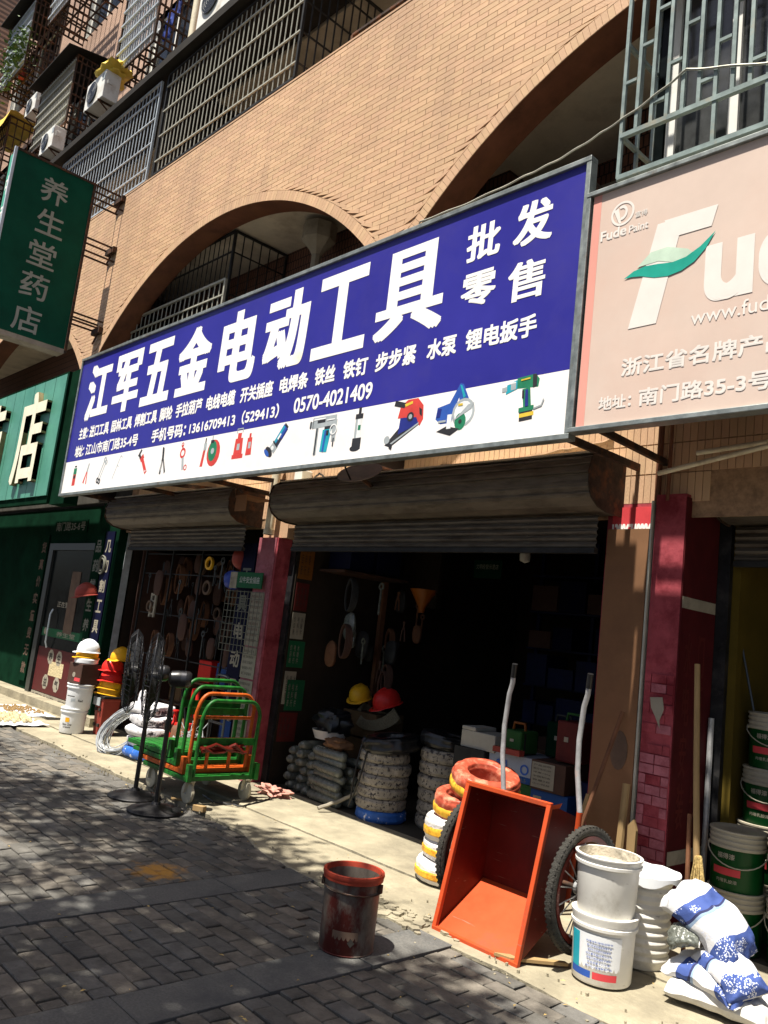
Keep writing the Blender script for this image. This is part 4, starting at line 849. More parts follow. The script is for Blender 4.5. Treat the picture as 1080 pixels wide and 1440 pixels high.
# window behind it
WN = thing('window', 'wide white framed window with curtains behind the steel cage', 'window', (0, 0, 0))
wz0, wz1 = 4.42, 6.5
MB().box(-2.50, .8, 4.32, 4.36, wz1 - .06, wz1).build('frame_rail', 'win_white', WN); MB().box(-2.50, .8, 4.30, 4.38, wz0 - .06, wz0).build('frame_rail', 'win_white', WN)
for x in (-2.46, -2.06, -1.66, -1.2, -.6): MB().box(x - .03, x + .03, 4.31, 4.37, wz0, wz1 - .06).build('frame_post', 'win_white', WN)
for a, b in ((-2.43, -2.09), (-2.03, -1.69), (-1.63, -1.23), (-1.17, -.63), (-.57, .8)): MB().box(a, b, 4.335, 4.341, wz0, wz1 - .06).build('pane', 'glass_pale', WN)
MB().box(-2.57, -2.50, 4.30, 4.40, 4.0, 6.5).build('reveal', 'glass_dark', WN)
MB().box(-2.66, .9, 4.28, 4.40, 4.20, 4.355).build('sill', 'pipe_cream', WN)
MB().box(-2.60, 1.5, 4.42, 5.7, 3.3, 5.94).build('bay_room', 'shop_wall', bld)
mb = MB(); vs = [(-2.40 + .012 * i, 4.385 + .012 * math.sin(i * .9), z) for z in (4.45, 6.3) for i in range(150)]
# ------------------------------------------------------------------ air conditioners
def ac(label, loc, rot=(0, 0, 0), hose=True, w=.82, h=.56, d=.30, sc=1):
    t = thing('air_conditioner', label, 'air conditioner', loc, rot, group='outdoor air conditioner units on the upper wall'); t.scale = (sc,) * 3
    MB().box(0, w, 0, d, 0, h).build('casing', 'ac_white', t, bevel=.012)
    MB().lathe([(.001, 0), (.21, 0), (.21, .012), (.001, .012)], 28, (.32, -.012, h / 2), rot=Matrix.Rotation(R(90), 3, 'X')).build('fan_opening', 'black_plastic', t, smooth=True)
    g = MB()
    for r in (.05, .09, .13, .17, .205): g.tube([(.32 + r * math.cos(a * .524), -.022, h / 2 + r * math.sin(a * .524)) for a in range(12)], .003, 4, closed=True)
    for a in range(8): g.beam((.32, -.022, h / 2), (.32 + .2 * math.cos(a * .785), -.022, h / 2 + .2 * math.sin(a * .785)), .004)
    g.build('fan_grille', 'ac_white', t)
    MB().box(w + .001, w + .012, .06, .16, .30, .42).build('valve_cover', 'ac_white', t); MB().box(w - .12, w + .002, -.004, -.001, .36, .50).build('badge', 'pr_grey', t)
    for x in (.12, w - .12): MB().beam((x, -.02, -.02), (x, d + .12, -.02), .03).beam((x, .0, -.02), (x, d + .12, -.28), .022).build('bracket', 'rust_iron', t)
    if hose: MB().tube([(w * .1, d, .1), (-.06, d + .02, .2), (-.1, d + .05, .6), (.0, d + .08, .85), (.1, d + .1, .8)], .03, 8).build('hose', 'ac_white', t, smooth=True)
    return t
ac('white air conditioner with a yellow cloth on top and a looping hose beside it', (-12.62, 4.08, 9.20), sc=.84)
tag(blob(MB(), (-12.1, 4.25, 9.74), .30, .2, .08, 4, amp=.5).build('cloth', 'tarp_yellow', smooth=True), 'folded yellow cloth lying on the air conditioner above the eave', 'cloth')
ac('white air conditioner just above the top edge of the hanging sign', (-14.75, 4.15, 9.28), hose=False, sc=.72)
ac('white air conditioner half hidden under the planted window cage', (-16.9, 4.35, 11.05), hose=False, sc=.68)
ac('air conditioner near the roof seen from underneath on its black bracket', (-14.0, 4.15, 12.5), hose=False)
ac('big white air conditioner standing on the eave right of the drainpipe', (-9.3, 4.2, 9.0), w=.95, h=.7)
ac('second air conditioner on the eave, further right than the one by the drainpipe', (-7.7, 4.2, 9.0), hose=False)

# ------------------------------------------------------------------ the pharmacy front
MB().box(-17, -10.62, 4.86, 4.95, 0, 2.9).build('shop_front_wall', 'green_dark', bld)
MB().box(-10.80, -10.20, 4.72, 4.94, 0, 2.9).build('pillar', 'green_dark', bld)
DR = thing('shop_door', 'pharmacy glass door with a red lower panel and round medallions', 'door', (0, 0, 0))
MB().box(-12.70, -12.55, 4.80, 4.855, 0, 2.36).build('frame_post', 'alu', DR); MB().box(-11.0, -10.93, 4.80, 4.855, 0, 2.36).build('frame_post', 'alu', DR); MB().box(-12.55, -11.0, 4.80, 4.855, 2.26, 2.36).build('frame_rail', 'alu', DR)
MB().box(-12.55, -11.0, 4.835, 4.845, .12, 2.26).build('pane', 'glass_dark', DR)
MB().box(-12.5, -11.05, 4.825, 4.832, .18, .82).build('red_panel', 'door_red', DR); MB().box(-12.5, -11.05, 4.822, 4.830, .06, .17).build('white_strip', 'paper', DR)
text('中国五金仁和一堂药店', -12.46, -11.1, .08, .15, -4.8215, 'ink', DR, bold=.01)
for x, z, s in ((-12.05, .34, '益'), (-11.65, .34, '气'), (-12.0, .70, '养'), (-11.7, .70, '生')):
    MB().add([(x + .11 * math.cos(t * .785 + .39), 4.8235, z + .11 * math.sin(t * .785 + .39)) for t in range(8)], [tuple(range(8))]).build('medallion', 'paper', DR)
    text(s, x - .06, x + .06, z - .06, z + .06, -4.8225, 'ink', DR, bold=.02)
MB().box(-12.0, -11.5, 4.824, 4.831, .44, .64).build('notice', 'herb_pale', DR)
text('正在营业', -12.10, -11.55, 1.42, 1.50, -4.83, 'paper', DR, bold=.03); MB().box(-11.75, -11.45, 4.828, 4.833, 1.06, 1.95).build('pale_notice', 'cement_patch', DR)
MB().tube([(-12.15, 4.80, .82), (-12.15, 4.77, .90), (-12.15, 4.77, 1.30), (-12.15, 4.80, 1.38)], .014, 8).build('handle', 'galv', DR, smooth=True)
MB().box(-12.5, -11.0, 4.829, 4.834, .98, 1.10).build('green_band', 'paper_green', DR); text('养生堂', -11.95, -11.3, 1.0, 1.07, -4.828, 'paper', DR, bold=.01)
MB().lathe([(.05, 0), (.05, .01), (.03, .012)], 16, (-12.35, 4.826, 1.05), rot=Matrix.Rotation(R(90), 3, 'X')).build('door_sticker', 'paper', DR)
NP = thing('number_sign', 'dim house number writing on the dark green lintel', 'sign', (0, 0, 0))
MB().box(-12.75, -11.55, 4.845, 4.857, 2.53, 2.72).build('plate', 'green_dark', NP)
text('南门路35-6号', -12.68, -11.62, 2.56, 2.69, -4.843, 'letter_dim', NP, bold=.02)
for x, s, l in ((-13.0, '货真价实童叟无欺', 'green strip with vertical writing left of the pharmacy door'), (-10.72, '品药堂生养大', 'green strip with vertical writing right of the pharmacy door'), (-10.42, '几切割工具五金', 'navy strip with vertical tool shop writing on the corner pillar')):
    y = 4.83 if x < -12 else 4.70
    sg = thing('vertical_sign', l, 'sign', (0, 0, 0)); MB().box(x - .13, x + .13, y, y + .018, .25, 2.5).build('panel', 'navy' if x > -10.5 else 'green_dark', sg)
    for k, ch in enumerate(s): text(ch, x - .08, x + .08, 2.22 - k * .265, 2.38 - k * .265, -(y - .001), 'cement_patch' if x < -12 else 'letter_dim' if x < -10.5 else 'paper', sg, bold=.03)
struct(MB().box(-14, -9.95, 4.62, 4.95, 0, .13).build('step', 'concrete_apron'))

# ------------------------------------------------------------------ tipping cart
CT = thing('hand_cart', 'red steel tipping cart tilted up on its mouth beside the white buckets', 'cart', (-2.87, 3.80, 0))
hw = .28; prof = [(-.18, .012), (-.005, .775), (.235, .70), (.20, .235)]     # (y,z): mouth bottom, mouth top, back top, back bottom
th = .006
for sx, nm in ((-1, 'side_panel'), (1, 'side_panel')): MB().prism(prof, sx * hw - th / 2, sx * hw + th / 2, 'X').build(nm, 'cart_red', CT)
def slab(p, q, nm, m): 
    (y0, z0), (y1, z1) = p, q; n_ = Vector((0, z1 - z0, -(y1 - y0))).normalized() * .005
    return MB().add([(-hw, y0, z0), (hw, y0, z0), (hw, y1, z1), (-hw, y1, z1), (-hw, y0 + n_.y, z0 + n_.z), (hw, y0 + n_.y, z0 + n_.z), (hw, y1 + n_.y, z1 + n_.z), (-hw, y1 + n_.y, z1 + n_.z)],
                    [(0, 1, 2, 3), (7, 6, 5, 4), (0, 4, 5, 1), (1, 5, 6, 2), (2, 6, 7, 3), (3, 7, 4, 0)]).build(nm, m, CT)
slab(prof[0], prof[3], 'sloping_floor', 'cart_orange'); slab(prof[3], prof[2], 'back_panel', 'cart_red'); slab(prof[2], prof[1], 'top_panel', 'cart_red')
for a, b in (((-hw, -.18, .012), (-hw, -.005, .775)), ((hw, -.18, .012), (hw, -.005, .775)), ((-hw - .012, -.005, .775), (hw + .012, -.005, .775)), ((-hw - .012, -.18, .012), (hw + .012, -.18, .012))):
    MB().beam(a, b, .026).build('rim', 'cart_orange', CT, bevel=.003)
MB().add([(hw + .01, -.01, .775), (hw + .07, .0, .80), (hw + .05, .01, .77), (hw + .01, 0, .755), (hw + .01, -.006, .775), (hw + .07, .004, .80), (hw + .05, .014, .77), (hw + .01, .004, .755)], [(0, 1, 2, 3), (7, 6, 5, 4), (0, 4, 5, 1), (1, 5, 6, 2)]).build('corner_tab', 'cart_orange', CT)
for s, dx in ((-1, -.275), (1, .255)):
    hp = [(dx, .30, .50), (dx + .02, .29, .72), (dx - .02, .30, .93), (dx - .025, .30, 1.10), (dx - .01, .30, 1.29), (dx + .015, .29, 1.36), (dx + .02, .285, 1.40)]
    MB().tube([(dx, .26, .25)] + hp[:2], .017, 10).build('handle_base', 'cart_orange', CT, smooth=True)
    MB().tube(hp[1:], .0155, 10).build('handle', 'handle_steel', CT, smooth=True)
    MB().tube([(dx + .02, .285, 1.395), (dx + .035, .27, 1.475)], .018, 10).build('grip', 'black_plastic', CT, smooth=True)
def wheel(x, nm='wheel'):
    wr, wt = .322, .028; ry, rz = .17, .37; rm = Matrix.Rotation(R(90), 3, 'Y')
    wo = MB(); pr_w = [((wr - wt) + wt * math.cos(a), .9 * wt * math.sin(a)) for a in [2 * math.pi * k / 12 for k in range(12)]]
    ty = wo.lathe(pr_w, 56, (x, ry, rz), closed=True, rot=rm); 
    tyre = ty.build('wheel', 'tyre', CT, smooth=True, ang=70)
    tr = MB()
    for k in range(64):
        for s2 in (-1, 1):
            a = 2 * math.pi * (k + (.25 if s2 > 0 else 0)) / 64; c = Vector((x + s2 * .013, ry + (wr - .0045) * math.cos(a), rz + (wr - .0045) * math.sin(a))); u = Vector((0, -math.sin(a), math.cos(a)))
            tr.beam(c - u * .007, c + u * .007, .012, .004)
    tr.build('tread', 'tyre', tyre, kind='stuff')
    MB().lathe([(wr - 2 * wt - .022, -.016), (wr - 2 * wt + .006, -.02), (wr - 2 * wt + .006, .02), (wr - 2 * wt - .022, .016)], 48, (x, ry, rz), closed=True, rot=rm).build('rim', 'cart_red', tyre, smooth=True)
    MB().lathe([(.022, -.05), (.034, -.045), (.034, -.03), (.02, -.02), (.02, .02), (.034, .03), (.034, .045), (.022, .05)], 16, (x, ry, rz), rot=rm).build('hub', 'wire_steel', tyre, smooth=True)
    sp = MB().tube([(0, 0, .03), (0, 0, wr - 2 * wt - .012)], .0035, 5).mesh('spoke', 'wire_steel')
    for k in range(18):
        o = bpy.data.objects.new('spoke', sp); C.objects.link(o); o.parent = tyre; o.location = (x + (.012 if k % 2 else -.012), ry, rz); o.rotation_euler = (k * math.pi / 9, 0, 0)
wheel(.41); wheel(-.335)
MB().tube([(-.40, .17, .37), (-.285, .17, .37)], .013, 10).build('axle_stub', 'rust_iron', CT, smooth=True); MB().tube([(.285, .17, .37), (.50, .17, .37)], .013, 10).build('axle_stub', 'rust_iron', CT, smooth=True)
MB().lathe([(.022, .44), (.022, .50), (.012, .505)], 6, (0, .17, .37), rot=Matrix.Rotation(R(90), 3, 'Y')).build('axle_nut', 'wire_steel', CT)

# ------------------------------------------------------------------ buckets
def bucket(name, label, cat, c, r0, r1, h, m, rim='white_plastic', n=40, grooves=2, open_top=False, handle=True, inner=None, rimh=.05, a=0, group=None, lid=False, hm='galv_warm', hdrop=.10):
    t = thing(name, label, cat, c, (0, 0, a), group=group)
    MB().lathe([(r0, 0), (r0 + .004, .008), (r1 - .006, h - rimh)] + ([(r1 - .012, h - rimh), (r0 - .004, .01), (.001, .01)] if open_top else [(.001, h - rimh)]), n).build('body', m, t, smooth=True)
    pr = [(r1 - .006, h - rimh - .018)]
    for g in range(grooves): z = h - rimh + rimh * g / grooves; pr += [(r1 + .004, z - .014), (r1 + .005, z), (r1 - .001, z + .004), (r1 - .001, z + .012)]
    pr += [(r1 + .007, h - .012), (r1 + .007, h - .003), (r1, h), (r1 - .008, h - .002), (r1 - .012, h - rimh)]
    MB().lathe(pr, n, caps=False).build('rim', rim, t, smooth=True)
    if lid: MB().lathe([(r1 - .004, h - .008), (r1 - .012, h - .002), (r1 - .02, h - .008), (.001, h - .006)], n).build('lid', rim, t, smooth=True)
    if inner: MB().lathe([(r1 - .013, h - .05), (.06, h - .065), (.001, h - .06)], n).build('residue', inner, t, smooth=True)
    if handle:
        P = [(r1 + .008, 0, h - rimh - .01)] + [((r1 + .012) * math.cos(R(k)), -(r1 + .014) * math.sin(R(k)), h - rimh - .01 - hdrop * math.sin(R(k))) for k in range(12, 170, 12)] + [(-r1 - .008, 0, h - rimh - .01)]
        MB().tube(P, .0035, 6).build('wire_handle', hm, t, smooth=True)
        for s in (-1, 1): MB().lathe([(.012, 0), (.012, .012), (.001, .013)], 10, (s * (r1 - .004), 0, h - rimh - .01), rot=Matrix.Rotation(R(90 * s), 3, 'Y')).build('lug', rim, t)
    return t
def band(t, r0, r1, h, z0, z1, a0, a1, m, off=.0015, n=24, nm='label'):
    vs = []; f = lambda z: r0 + (r1 - r0) * z / h + off
    for i in range(n + 1):
        a = R(a0 + (a1 - a0) * i / n)
        for z in (z0, z1): vs.append((f(z) * math.cos(a), f(z) * math.sin(a), z))
    return MB().add(vs, [(2 * i, 2 * i + 2, 2 * i + 3, 2 * i + 1) for i in range(n)]).build(nm, m, t, smooth=True)
def wrap_text(s, t, r0, r1, h, ac_, width, z0, z1, m, bold=.02, off=.003):
    """print that follows a bucket's wall"""
    o = text(s, -width / 2, width / 2, z0, z1, 0, m, t, bold=bold); me = o.data; f = lambda z: r0 + (r1 - r0) * z / h + off
    for v in me.vertices:
        a = R(ac_) + v.co.x / f(v.co.z); k = f(v.co.z) - v.co.y * .5; v.co = (k * math.cos(a), k * math.sin(a), v.co.z)
    me.update(); return o
# paint splashed bucket in the foreground
RB = bucket('paint_bucket', 'dented metal paint bucket smeared dark red, standing alone on the pavers', 'bucket', (-3.165, 2.985, .003), .132, .148, .375, 'paint_bucket', 'bucket_rim', open_top=True, rimh=.025, grooves=1, handle=False)
MB().lathe([(.1405, .285), (.146, .290), (.1405, .295)], 40, caps=False).lathe([(.135, .003), (.138, .008), (.134, .014)], 40, caps=False).build('hoop', 'paint_bucket', RB, smooth=True)
MB().lathe([(.146, .375), (.154, .372), (.157, .36), (.153, .348), (.146, .346)], 40, closed=True).build('rolled_rim', 'bucket_rim', RB, smooth=True)
MB().lathe([(.1385, .36), (.129, .12), (.127, .06), (.001, .055)], 40, caps=False).build('inner_wall', 'bucket_in', RB, smooth=True)
MB().tube([(.150 * math.cos(R(a)), .150 * math.sin(R(a)), .335 - .20 * math.sin(R((a + 45) * 180 / 180)) if False else .30 - .012 * math.cos(R(a))) for a in range(-150, 31, 12)], .003, 6).build('wire_handle', 'rust_iron', RB, smooth=True)
for a in (-135, 25): MB().box(-.012, .012, -.012, .012, -.02, .02).build('lug', 'rust_iron', RB, loc=(.146 * math.cos(R(a)), .146 * math.sin(R(a)), .31), rot=(0, 0, R(a)))
band(RB, .132, .148, .375, .03, .12, -75, -20, 'cement_patch', nm='label_remnant')
MB().prism([(.0, -.02), (.018, 0), (0, .02), (-.018, 0)], -.001, 0, 'Y').build('hazard_mark', 'ink', RB, loc=(.137 * math.cos(R(-34)), .137 * math.sin(R(-34)) - .001, .07), rot=(0, 0, R(56)))
# white stack by the cart
W1 = bucket('plastic_bucket', 'lower white bucket with blue and red label beside the cart wheel', 'bucket', (-2.285, 3.90, .018), .140, .158, .315, 'white_plastic', a=R(0), handle=False, lid=True, grooves=1)
band(W1, .14, .158, .315, .03, .23, -128, -25, 'white_clean'); band(W1, .14, .158, .315, .035, .225, -128, -106, 'pr_cyan', .0025); band(W1, .14, .158, .315, .03, .062, -128, -80, 'pr_blue', .003); band(W1, .14, .158, .315, .03, .062, -76, -30, 'label_red', .003)
for k in range(7): wrap_text(('内墙涂料使用说明书', '施工前请将墙面清理干净', '搅拌均匀后即可涂刷使用', '加水量不超过百分之十', '存放于阴凉通风干燥处', '本品净重十八千克', '请勿让儿童接触本产品')[k], W1, .14, .158, .315, -66, .13 - .01 * (k % 3), .195 - k * .019, .204 - k * .019, 'pr_blue', .01, .004)
W2 = bucket('plastic_bucket', 'upper plain white bucket with crusted lime inside, on the labelled one', 'bucket', (-2.285, 3.90, .320), .135, .160, .285, 'white_plastic', open_top=True, inner='lime_crust', handle=False, grooves=1, rimh=.035)
MB().lathe([(.1475, .284), (.146, .25), (.142, .22)], 40, caps=False).build('crust', 'lime_crust', W2, smooth=True)
DRM = thing('ribbed_drum', 'pale ribbed plastic drum under a white cloth behind the two white buckets', 'drum', (-2.30, 4.30, .018))
pr = [(.13, 0), (.135, .01)]
for k in range(9): z = .03 + k * .042; pr += [(.138, z), (.146, z + .012), (.146, z + .022), (.138, z + .034)]
pr += [(.15, .42), (.155, .43), (.155, .45), (.001, .45)]
MB().lathe(pr, 36).build('body', 'white_plastic', DRM, smooth=True)
cl = MB(); vs = []; n = 40
for i in range(9):
    for j in range(n):
        t = 2 * math.pi * j / n; r = .02 + .165 * min(1, i / 6); z = .462 + .012 * noise.noise(Vector((math.cos(t) * r * 12, math.sin(t) * r * 12, 1))) - (max(0, i - 6) * .018 * (1 + .5 * math.sin(t * 5)))
        vs.append((r * math.cos(t), r * math.sin(t), z))
cl.add(vs, [(i * n + j, i * n + (j + 1) % n, (i + 1) * n + (j + 1) % n, (i + 1) * n + j) for i in range(8) for j in range(n)] + [tuple(range(n))[::-1]])
tag(cl.build('cover_cloth', 'white_clean', smooth=True, loc=(-2.30, 4.30, .018)), 'white cloth lying over the top of the ribbed drum', 'cloth')
# sacks of putty powder
def sackmesh(c, rx, ry, rz, seed, m, name, label, rot=(0, 0, 0), pw=.55, amp=.16):
    mb = MB(); n = 40; vs = []; fs = []
    sg = lambda v, p: math.copysign(abs(v) ** p, v)
    for i in range(n + 1):
        ph = math.pi * i / n - math.pi / 2
        for j in range(2 * n):
            t = math.pi * j / n; q = Vector((sg(math.cos(ph), pw) * sg(math.cos(t), .6), sg(math.cos(ph), pw) * sg(math.sin(t), .6), sg(math.sin(ph), .85)))
            k = 1 + amp * noise.noise(q * 1.5 + Vector((seed * 7.1, 0, 0))) + amp * .5 * noise.noise(q * 3.7 + Vector((seed, 3, 0))) - amp * .38 * (1 - abs(noise.noise(q * 3.2 + Vector((0, seed, 5)))) * 4) * (abs(noise.noise(q * 3.2 + Vector((0, seed, 5)))) < .25)
            vs.append((q.x * rx * k, q.y * ry * k, q.z * rz * k * (.72 + .28 * (1 - min(1, abs(q.x) ** 3)))))
    for i in range(n):
        for j in range(2 * n): a = i * 2 * n; b = a + 2 * n; j2 = (j + 1) % (2 * n); fs.append((a + j, a + j2, b + j2, b + j))
    o = mb.add(vs, fs).build(name, m, None, smooth=True, loc=c, rot=rot, ang=80); return tag(o, label, 'sack')
def pillow(c, L_, W_, T_, bend, seed, m, label, rot=(0, 0, 0), sag=0, twist=0):
    nu, nv = 44, 30; mb = MB(); vs = []; fs = []
    for side in (1, -1):
        for i in range(nu + 1):
            for j in range(nv + 1):
                u, v = 2 * i / nu - 1, 2 * j / nv - 1
                t = max(0, (1 - abs(u) ** 5) * (1 - abs(v) ** 4)) ** .42
                q = Vector((u * 1.4, v, seed * 3.7)); f = noise.noise(q * 1.3) * .30 + noise.noise(q * 2.9 + Vector((4, 0, 0))) * .16
                dd = math.hypot(abs(u) - 1, abs(v) - 1); an = math.atan2(1 - abs(v) + .01, 1 - abs(u) + .01)
                fold = .16 * math.sin(an * 9 + seed) * math.exp(-dd * 2.2) + .09 * math.sin(v * 9 + 3 * noise.noise(q) + seed) * abs(u) ** 2
                x = u * L_ * (1 - .07 * (1 - v * v) * (abs(u) > .0) * abs(u) ** 3 + .02 * noise.noise(q * 2)); y = v * W_ * (1 - .06 * (1 - u * u) + .04 * noise.noise(q * 2 + Vector((0, 9, 0))))
                z = side * T_ * t * (1 + f + 1.5 * fold + .10 * abs(noise.noise(q * 4.5)) - .05) if side > 0 else -T_ * .75 * t * (1 + f * .5)
                z += .012 * noise.noise(Vector((u * 3, v * 3, seed))) * (1 - t) * 2 + sag * (1 - u * u) * 0
                a_ = bend * u; r = L_ / max(abs(bend), 1e-3)
                if abs(bend) > 1e-3: X = (r + z) * math.sin(abs(a_)) * (1 if u > 0 else -1); Z = (r + z) * math.cos(a_) - r
                else: X, Z = x, z
                Y = y + twist * u * v * .02
                vs.append((X, Y, Z))
    o2 = (nu + 1) * (nv + 1)
    for i in range(nu):
        for j in range(nv):
            k = i * (nv + 1) + j; fs.append((k, k + nv + 1, k + nv + 2, k + 1)); k += o2; fs.append((k, k + 1, k + nv + 2, k + nv + 1))
    o = mb.add(vs, fs).build('putty_sack', m, None, smooth=True, loc=c, rot=rot, ang=75); tag(o, label, 'sack')
    # stitched hem along one end
    hm = MB(); k0 = nu * (nv + 1); hm.tube([vs[k0 + j] for j in range(nv + 1)], .004, 5); hm.build('stitched_seam', 'sack_plain', o, smooth=True); return o
pillow((-1.78, 4.12, .072), .225, .15, .060, .10, 3, 'sack_plain', 'flat white sack at the bottom of the pile before the paint shop', (0, 0, R(8)))
pillow((-1.82, 4.10, .16), .195, .135, .055, .35, 6, 'sack', 'blue and white sack lying second from the bottom of the pile', (R(6), R(4), R(-6)))
pillow((-1.735, 4.08, .225), .15, .11, .05, .7, 9, 'sack', 'blue printed sack folded over at the right of the pile', (R(14), R(16), R(-24)))
pillow((-1.85, 4.14, .385), .205, .14, .085, .75, 12, 'sack', 'big rumpled blue and white sack slumped on top of the pile', (R(20), R(36), R(4)))
pillow((-1.94, 4.03, .31), .075, .065, .03, .4, 19, 'wrap_clear', 'grey woven sack corner poking out under the big sack', (R(40), R(-20), R(10)))

# sticks, broom, boards leaning on the pillars
def stick(a, b, r, m, name, label, cat): return tag(MB().tube([a, Vector(a).lerp(Vector(b), .5) + Vector((.004, 0, .003)), b], r, 8).build(name, m, smooth=True), label, cat)
stick((-2.73, 4.70, 1.26), (-2.98, 4.45, .03), .014, 'wood_brown', 'wooden_stick', 'dark brown stick leaning on the brown board above the cart wheel', 'stick')
stick((-2.66, 4.68, .84), (-2.64, 4.56, .03), .024, 'wood_pale', 'wooden_post', 'short thick pale wooden post leaning on the brown board', 'post')
stick((-2.93, 4.70, .72), (-3.0, 4.50, .03), .015, 'wood_pale', 'wooden_stick', 'thin pale stick between the cart handle and the brown board', 'stick')
MB_ = MB().prism([(-2.585, .02), (-2.545, .02), (-2.535, .60), (-2.555, .66), (-2.59, .62)], 4.60, 4.625); tag(MB_.build('wooden_batten', 'wood_pale'), 'short yellowish batten against the foot of the pink pillar', 'batten')
stick((-2.245, 4.66, .76), (-2.20, 4.58, .03), .013, 'wood_brown', 'wooden_stick', 'short weathered stick just left of the broom', 'stick')
BR = thing('broom', 'long bamboo handled broom standing head down against the pink pillar', 'broom', (0, 0, 0))
MB().tube([(-2.27, 4.70, 1.60), (-2.22, 4.66, 1.0), (-2.17, 4.62, .50), (-2.15, 4.60, .30)], [.016, .017, .018, .018], 10).build('handle', 'wood_pale', BR, smooth=True)
h = MB(); random.seed(4)
for k in range(70):
    a = random.random() * 6.28; r = random.uniform(.01, .05); h.tube([(-2.155 + r * .4 * math.cos(a), 4.605 + r * .4 * math.sin(a), .56), (-2.15 + r * math.cos(a), 4.60 + r * math.sin(a), .40), (-2.145 + r * 1.5 * math.cos(a), 4.60 + r * 1.5 * math.sin(a), .24)], .004, 4)
h.build('bristles', 'straw', BR, kind='stuff')

# hose coils left of the cart
def coil(label, c, R_, r_, h, m, stripe=None, rot=(0, 0, 0), name='hose_coil', cat='hose coil', group=None, waves=3, seed=0, wob=.006):
    t = thing(name, label, cat, c, rot, group=group)
    pr = []; nn = 40
    for k in range(nn):
        a = 2 * math.pi * k / nn; sg = lambda v: math.copysign(abs(v) ** .62, v)
        pr.append(((R_ + r_) / 2 + (R_ - r_) / 2 * sg(math.cos(a)), h / 2 + h / 2 * sg(math.sin(a))))
        dd = .0045 * abs(math.sin(a * 5)) ** .6; pr[-1] = (pr[-1][0] + dd * math.cos(a), pr[-1][1] + dd * math.sin(a))
    mb = MB().lathe(pr, 64, closed=True); q = []
    for v in mb.v:
        a = math.atan2(v[1], v[0]); d = 1 + wob * 3 * noise.noise(Vector((math.cos(a) * 3, math.sin(a) * 3, v[2] * 40 + seed))) + wob * math.sin(a * 46); q.append((v[0] * d, v[1] * d, v[2] * (1 + .05 * noise.noise(Vector((math.cos(a) * 2, math.sin(a) * 2, seed + 9))))))
    mb.v = q; mb.build('windings', m, t, smooth=True, ang=80)
    if stripe:
        s = MB().lathe([(R_ - .001, h * .20), (R_ + .009, h * .27), (R_ + .0095, h * .38), (R_ + .009, h * .50), (R_ - .001, h * .58)], 64, caps=False); s.build('printed_band', stripe, t, smooth=True)
    return t
cx, cy_ = -3.70, 4.37
gx = 'hose coils stacked beside the cart'
coil('lowest white wrapped hose coil of the tall stack by the cart', (cx - .02, cy_, .018), .225, .13, .135, 'wrap_white', 'hose_yellow', group=gx, seed=1)
coil('second white hose coil from the bottom of the tall stack by the cart', (cx, cy_ + .01, .155), .215, .13, .125, 'wrap_white', 'hose_yellow', (0, R(2), 1), group=gx, seed=2)
coil('third white hose coil with a bright yellow band, below the red one', (cx + .01, cy_, .285), .212, .13, .15, 'wrap_white', 'hose_yellow', (R(-3), 0, 2), group=gx, seed=3)
coil('red and pale hose coil lying under the topmost leaning one', (cx + .045, cy_ + .02, .435), .205, .125, .16, 'hose_red', 'hose_yellow', (R(8), R(4), 0), group=gx, seed=4)
coil('topmost orange red hose coil leaning back on the stack', (cx + .15, cy_ + .06, .595), .225, .12, .165, 'hose_red', 'hose_yellow', (R(13), R(9), .4), group=gx, seed=5)

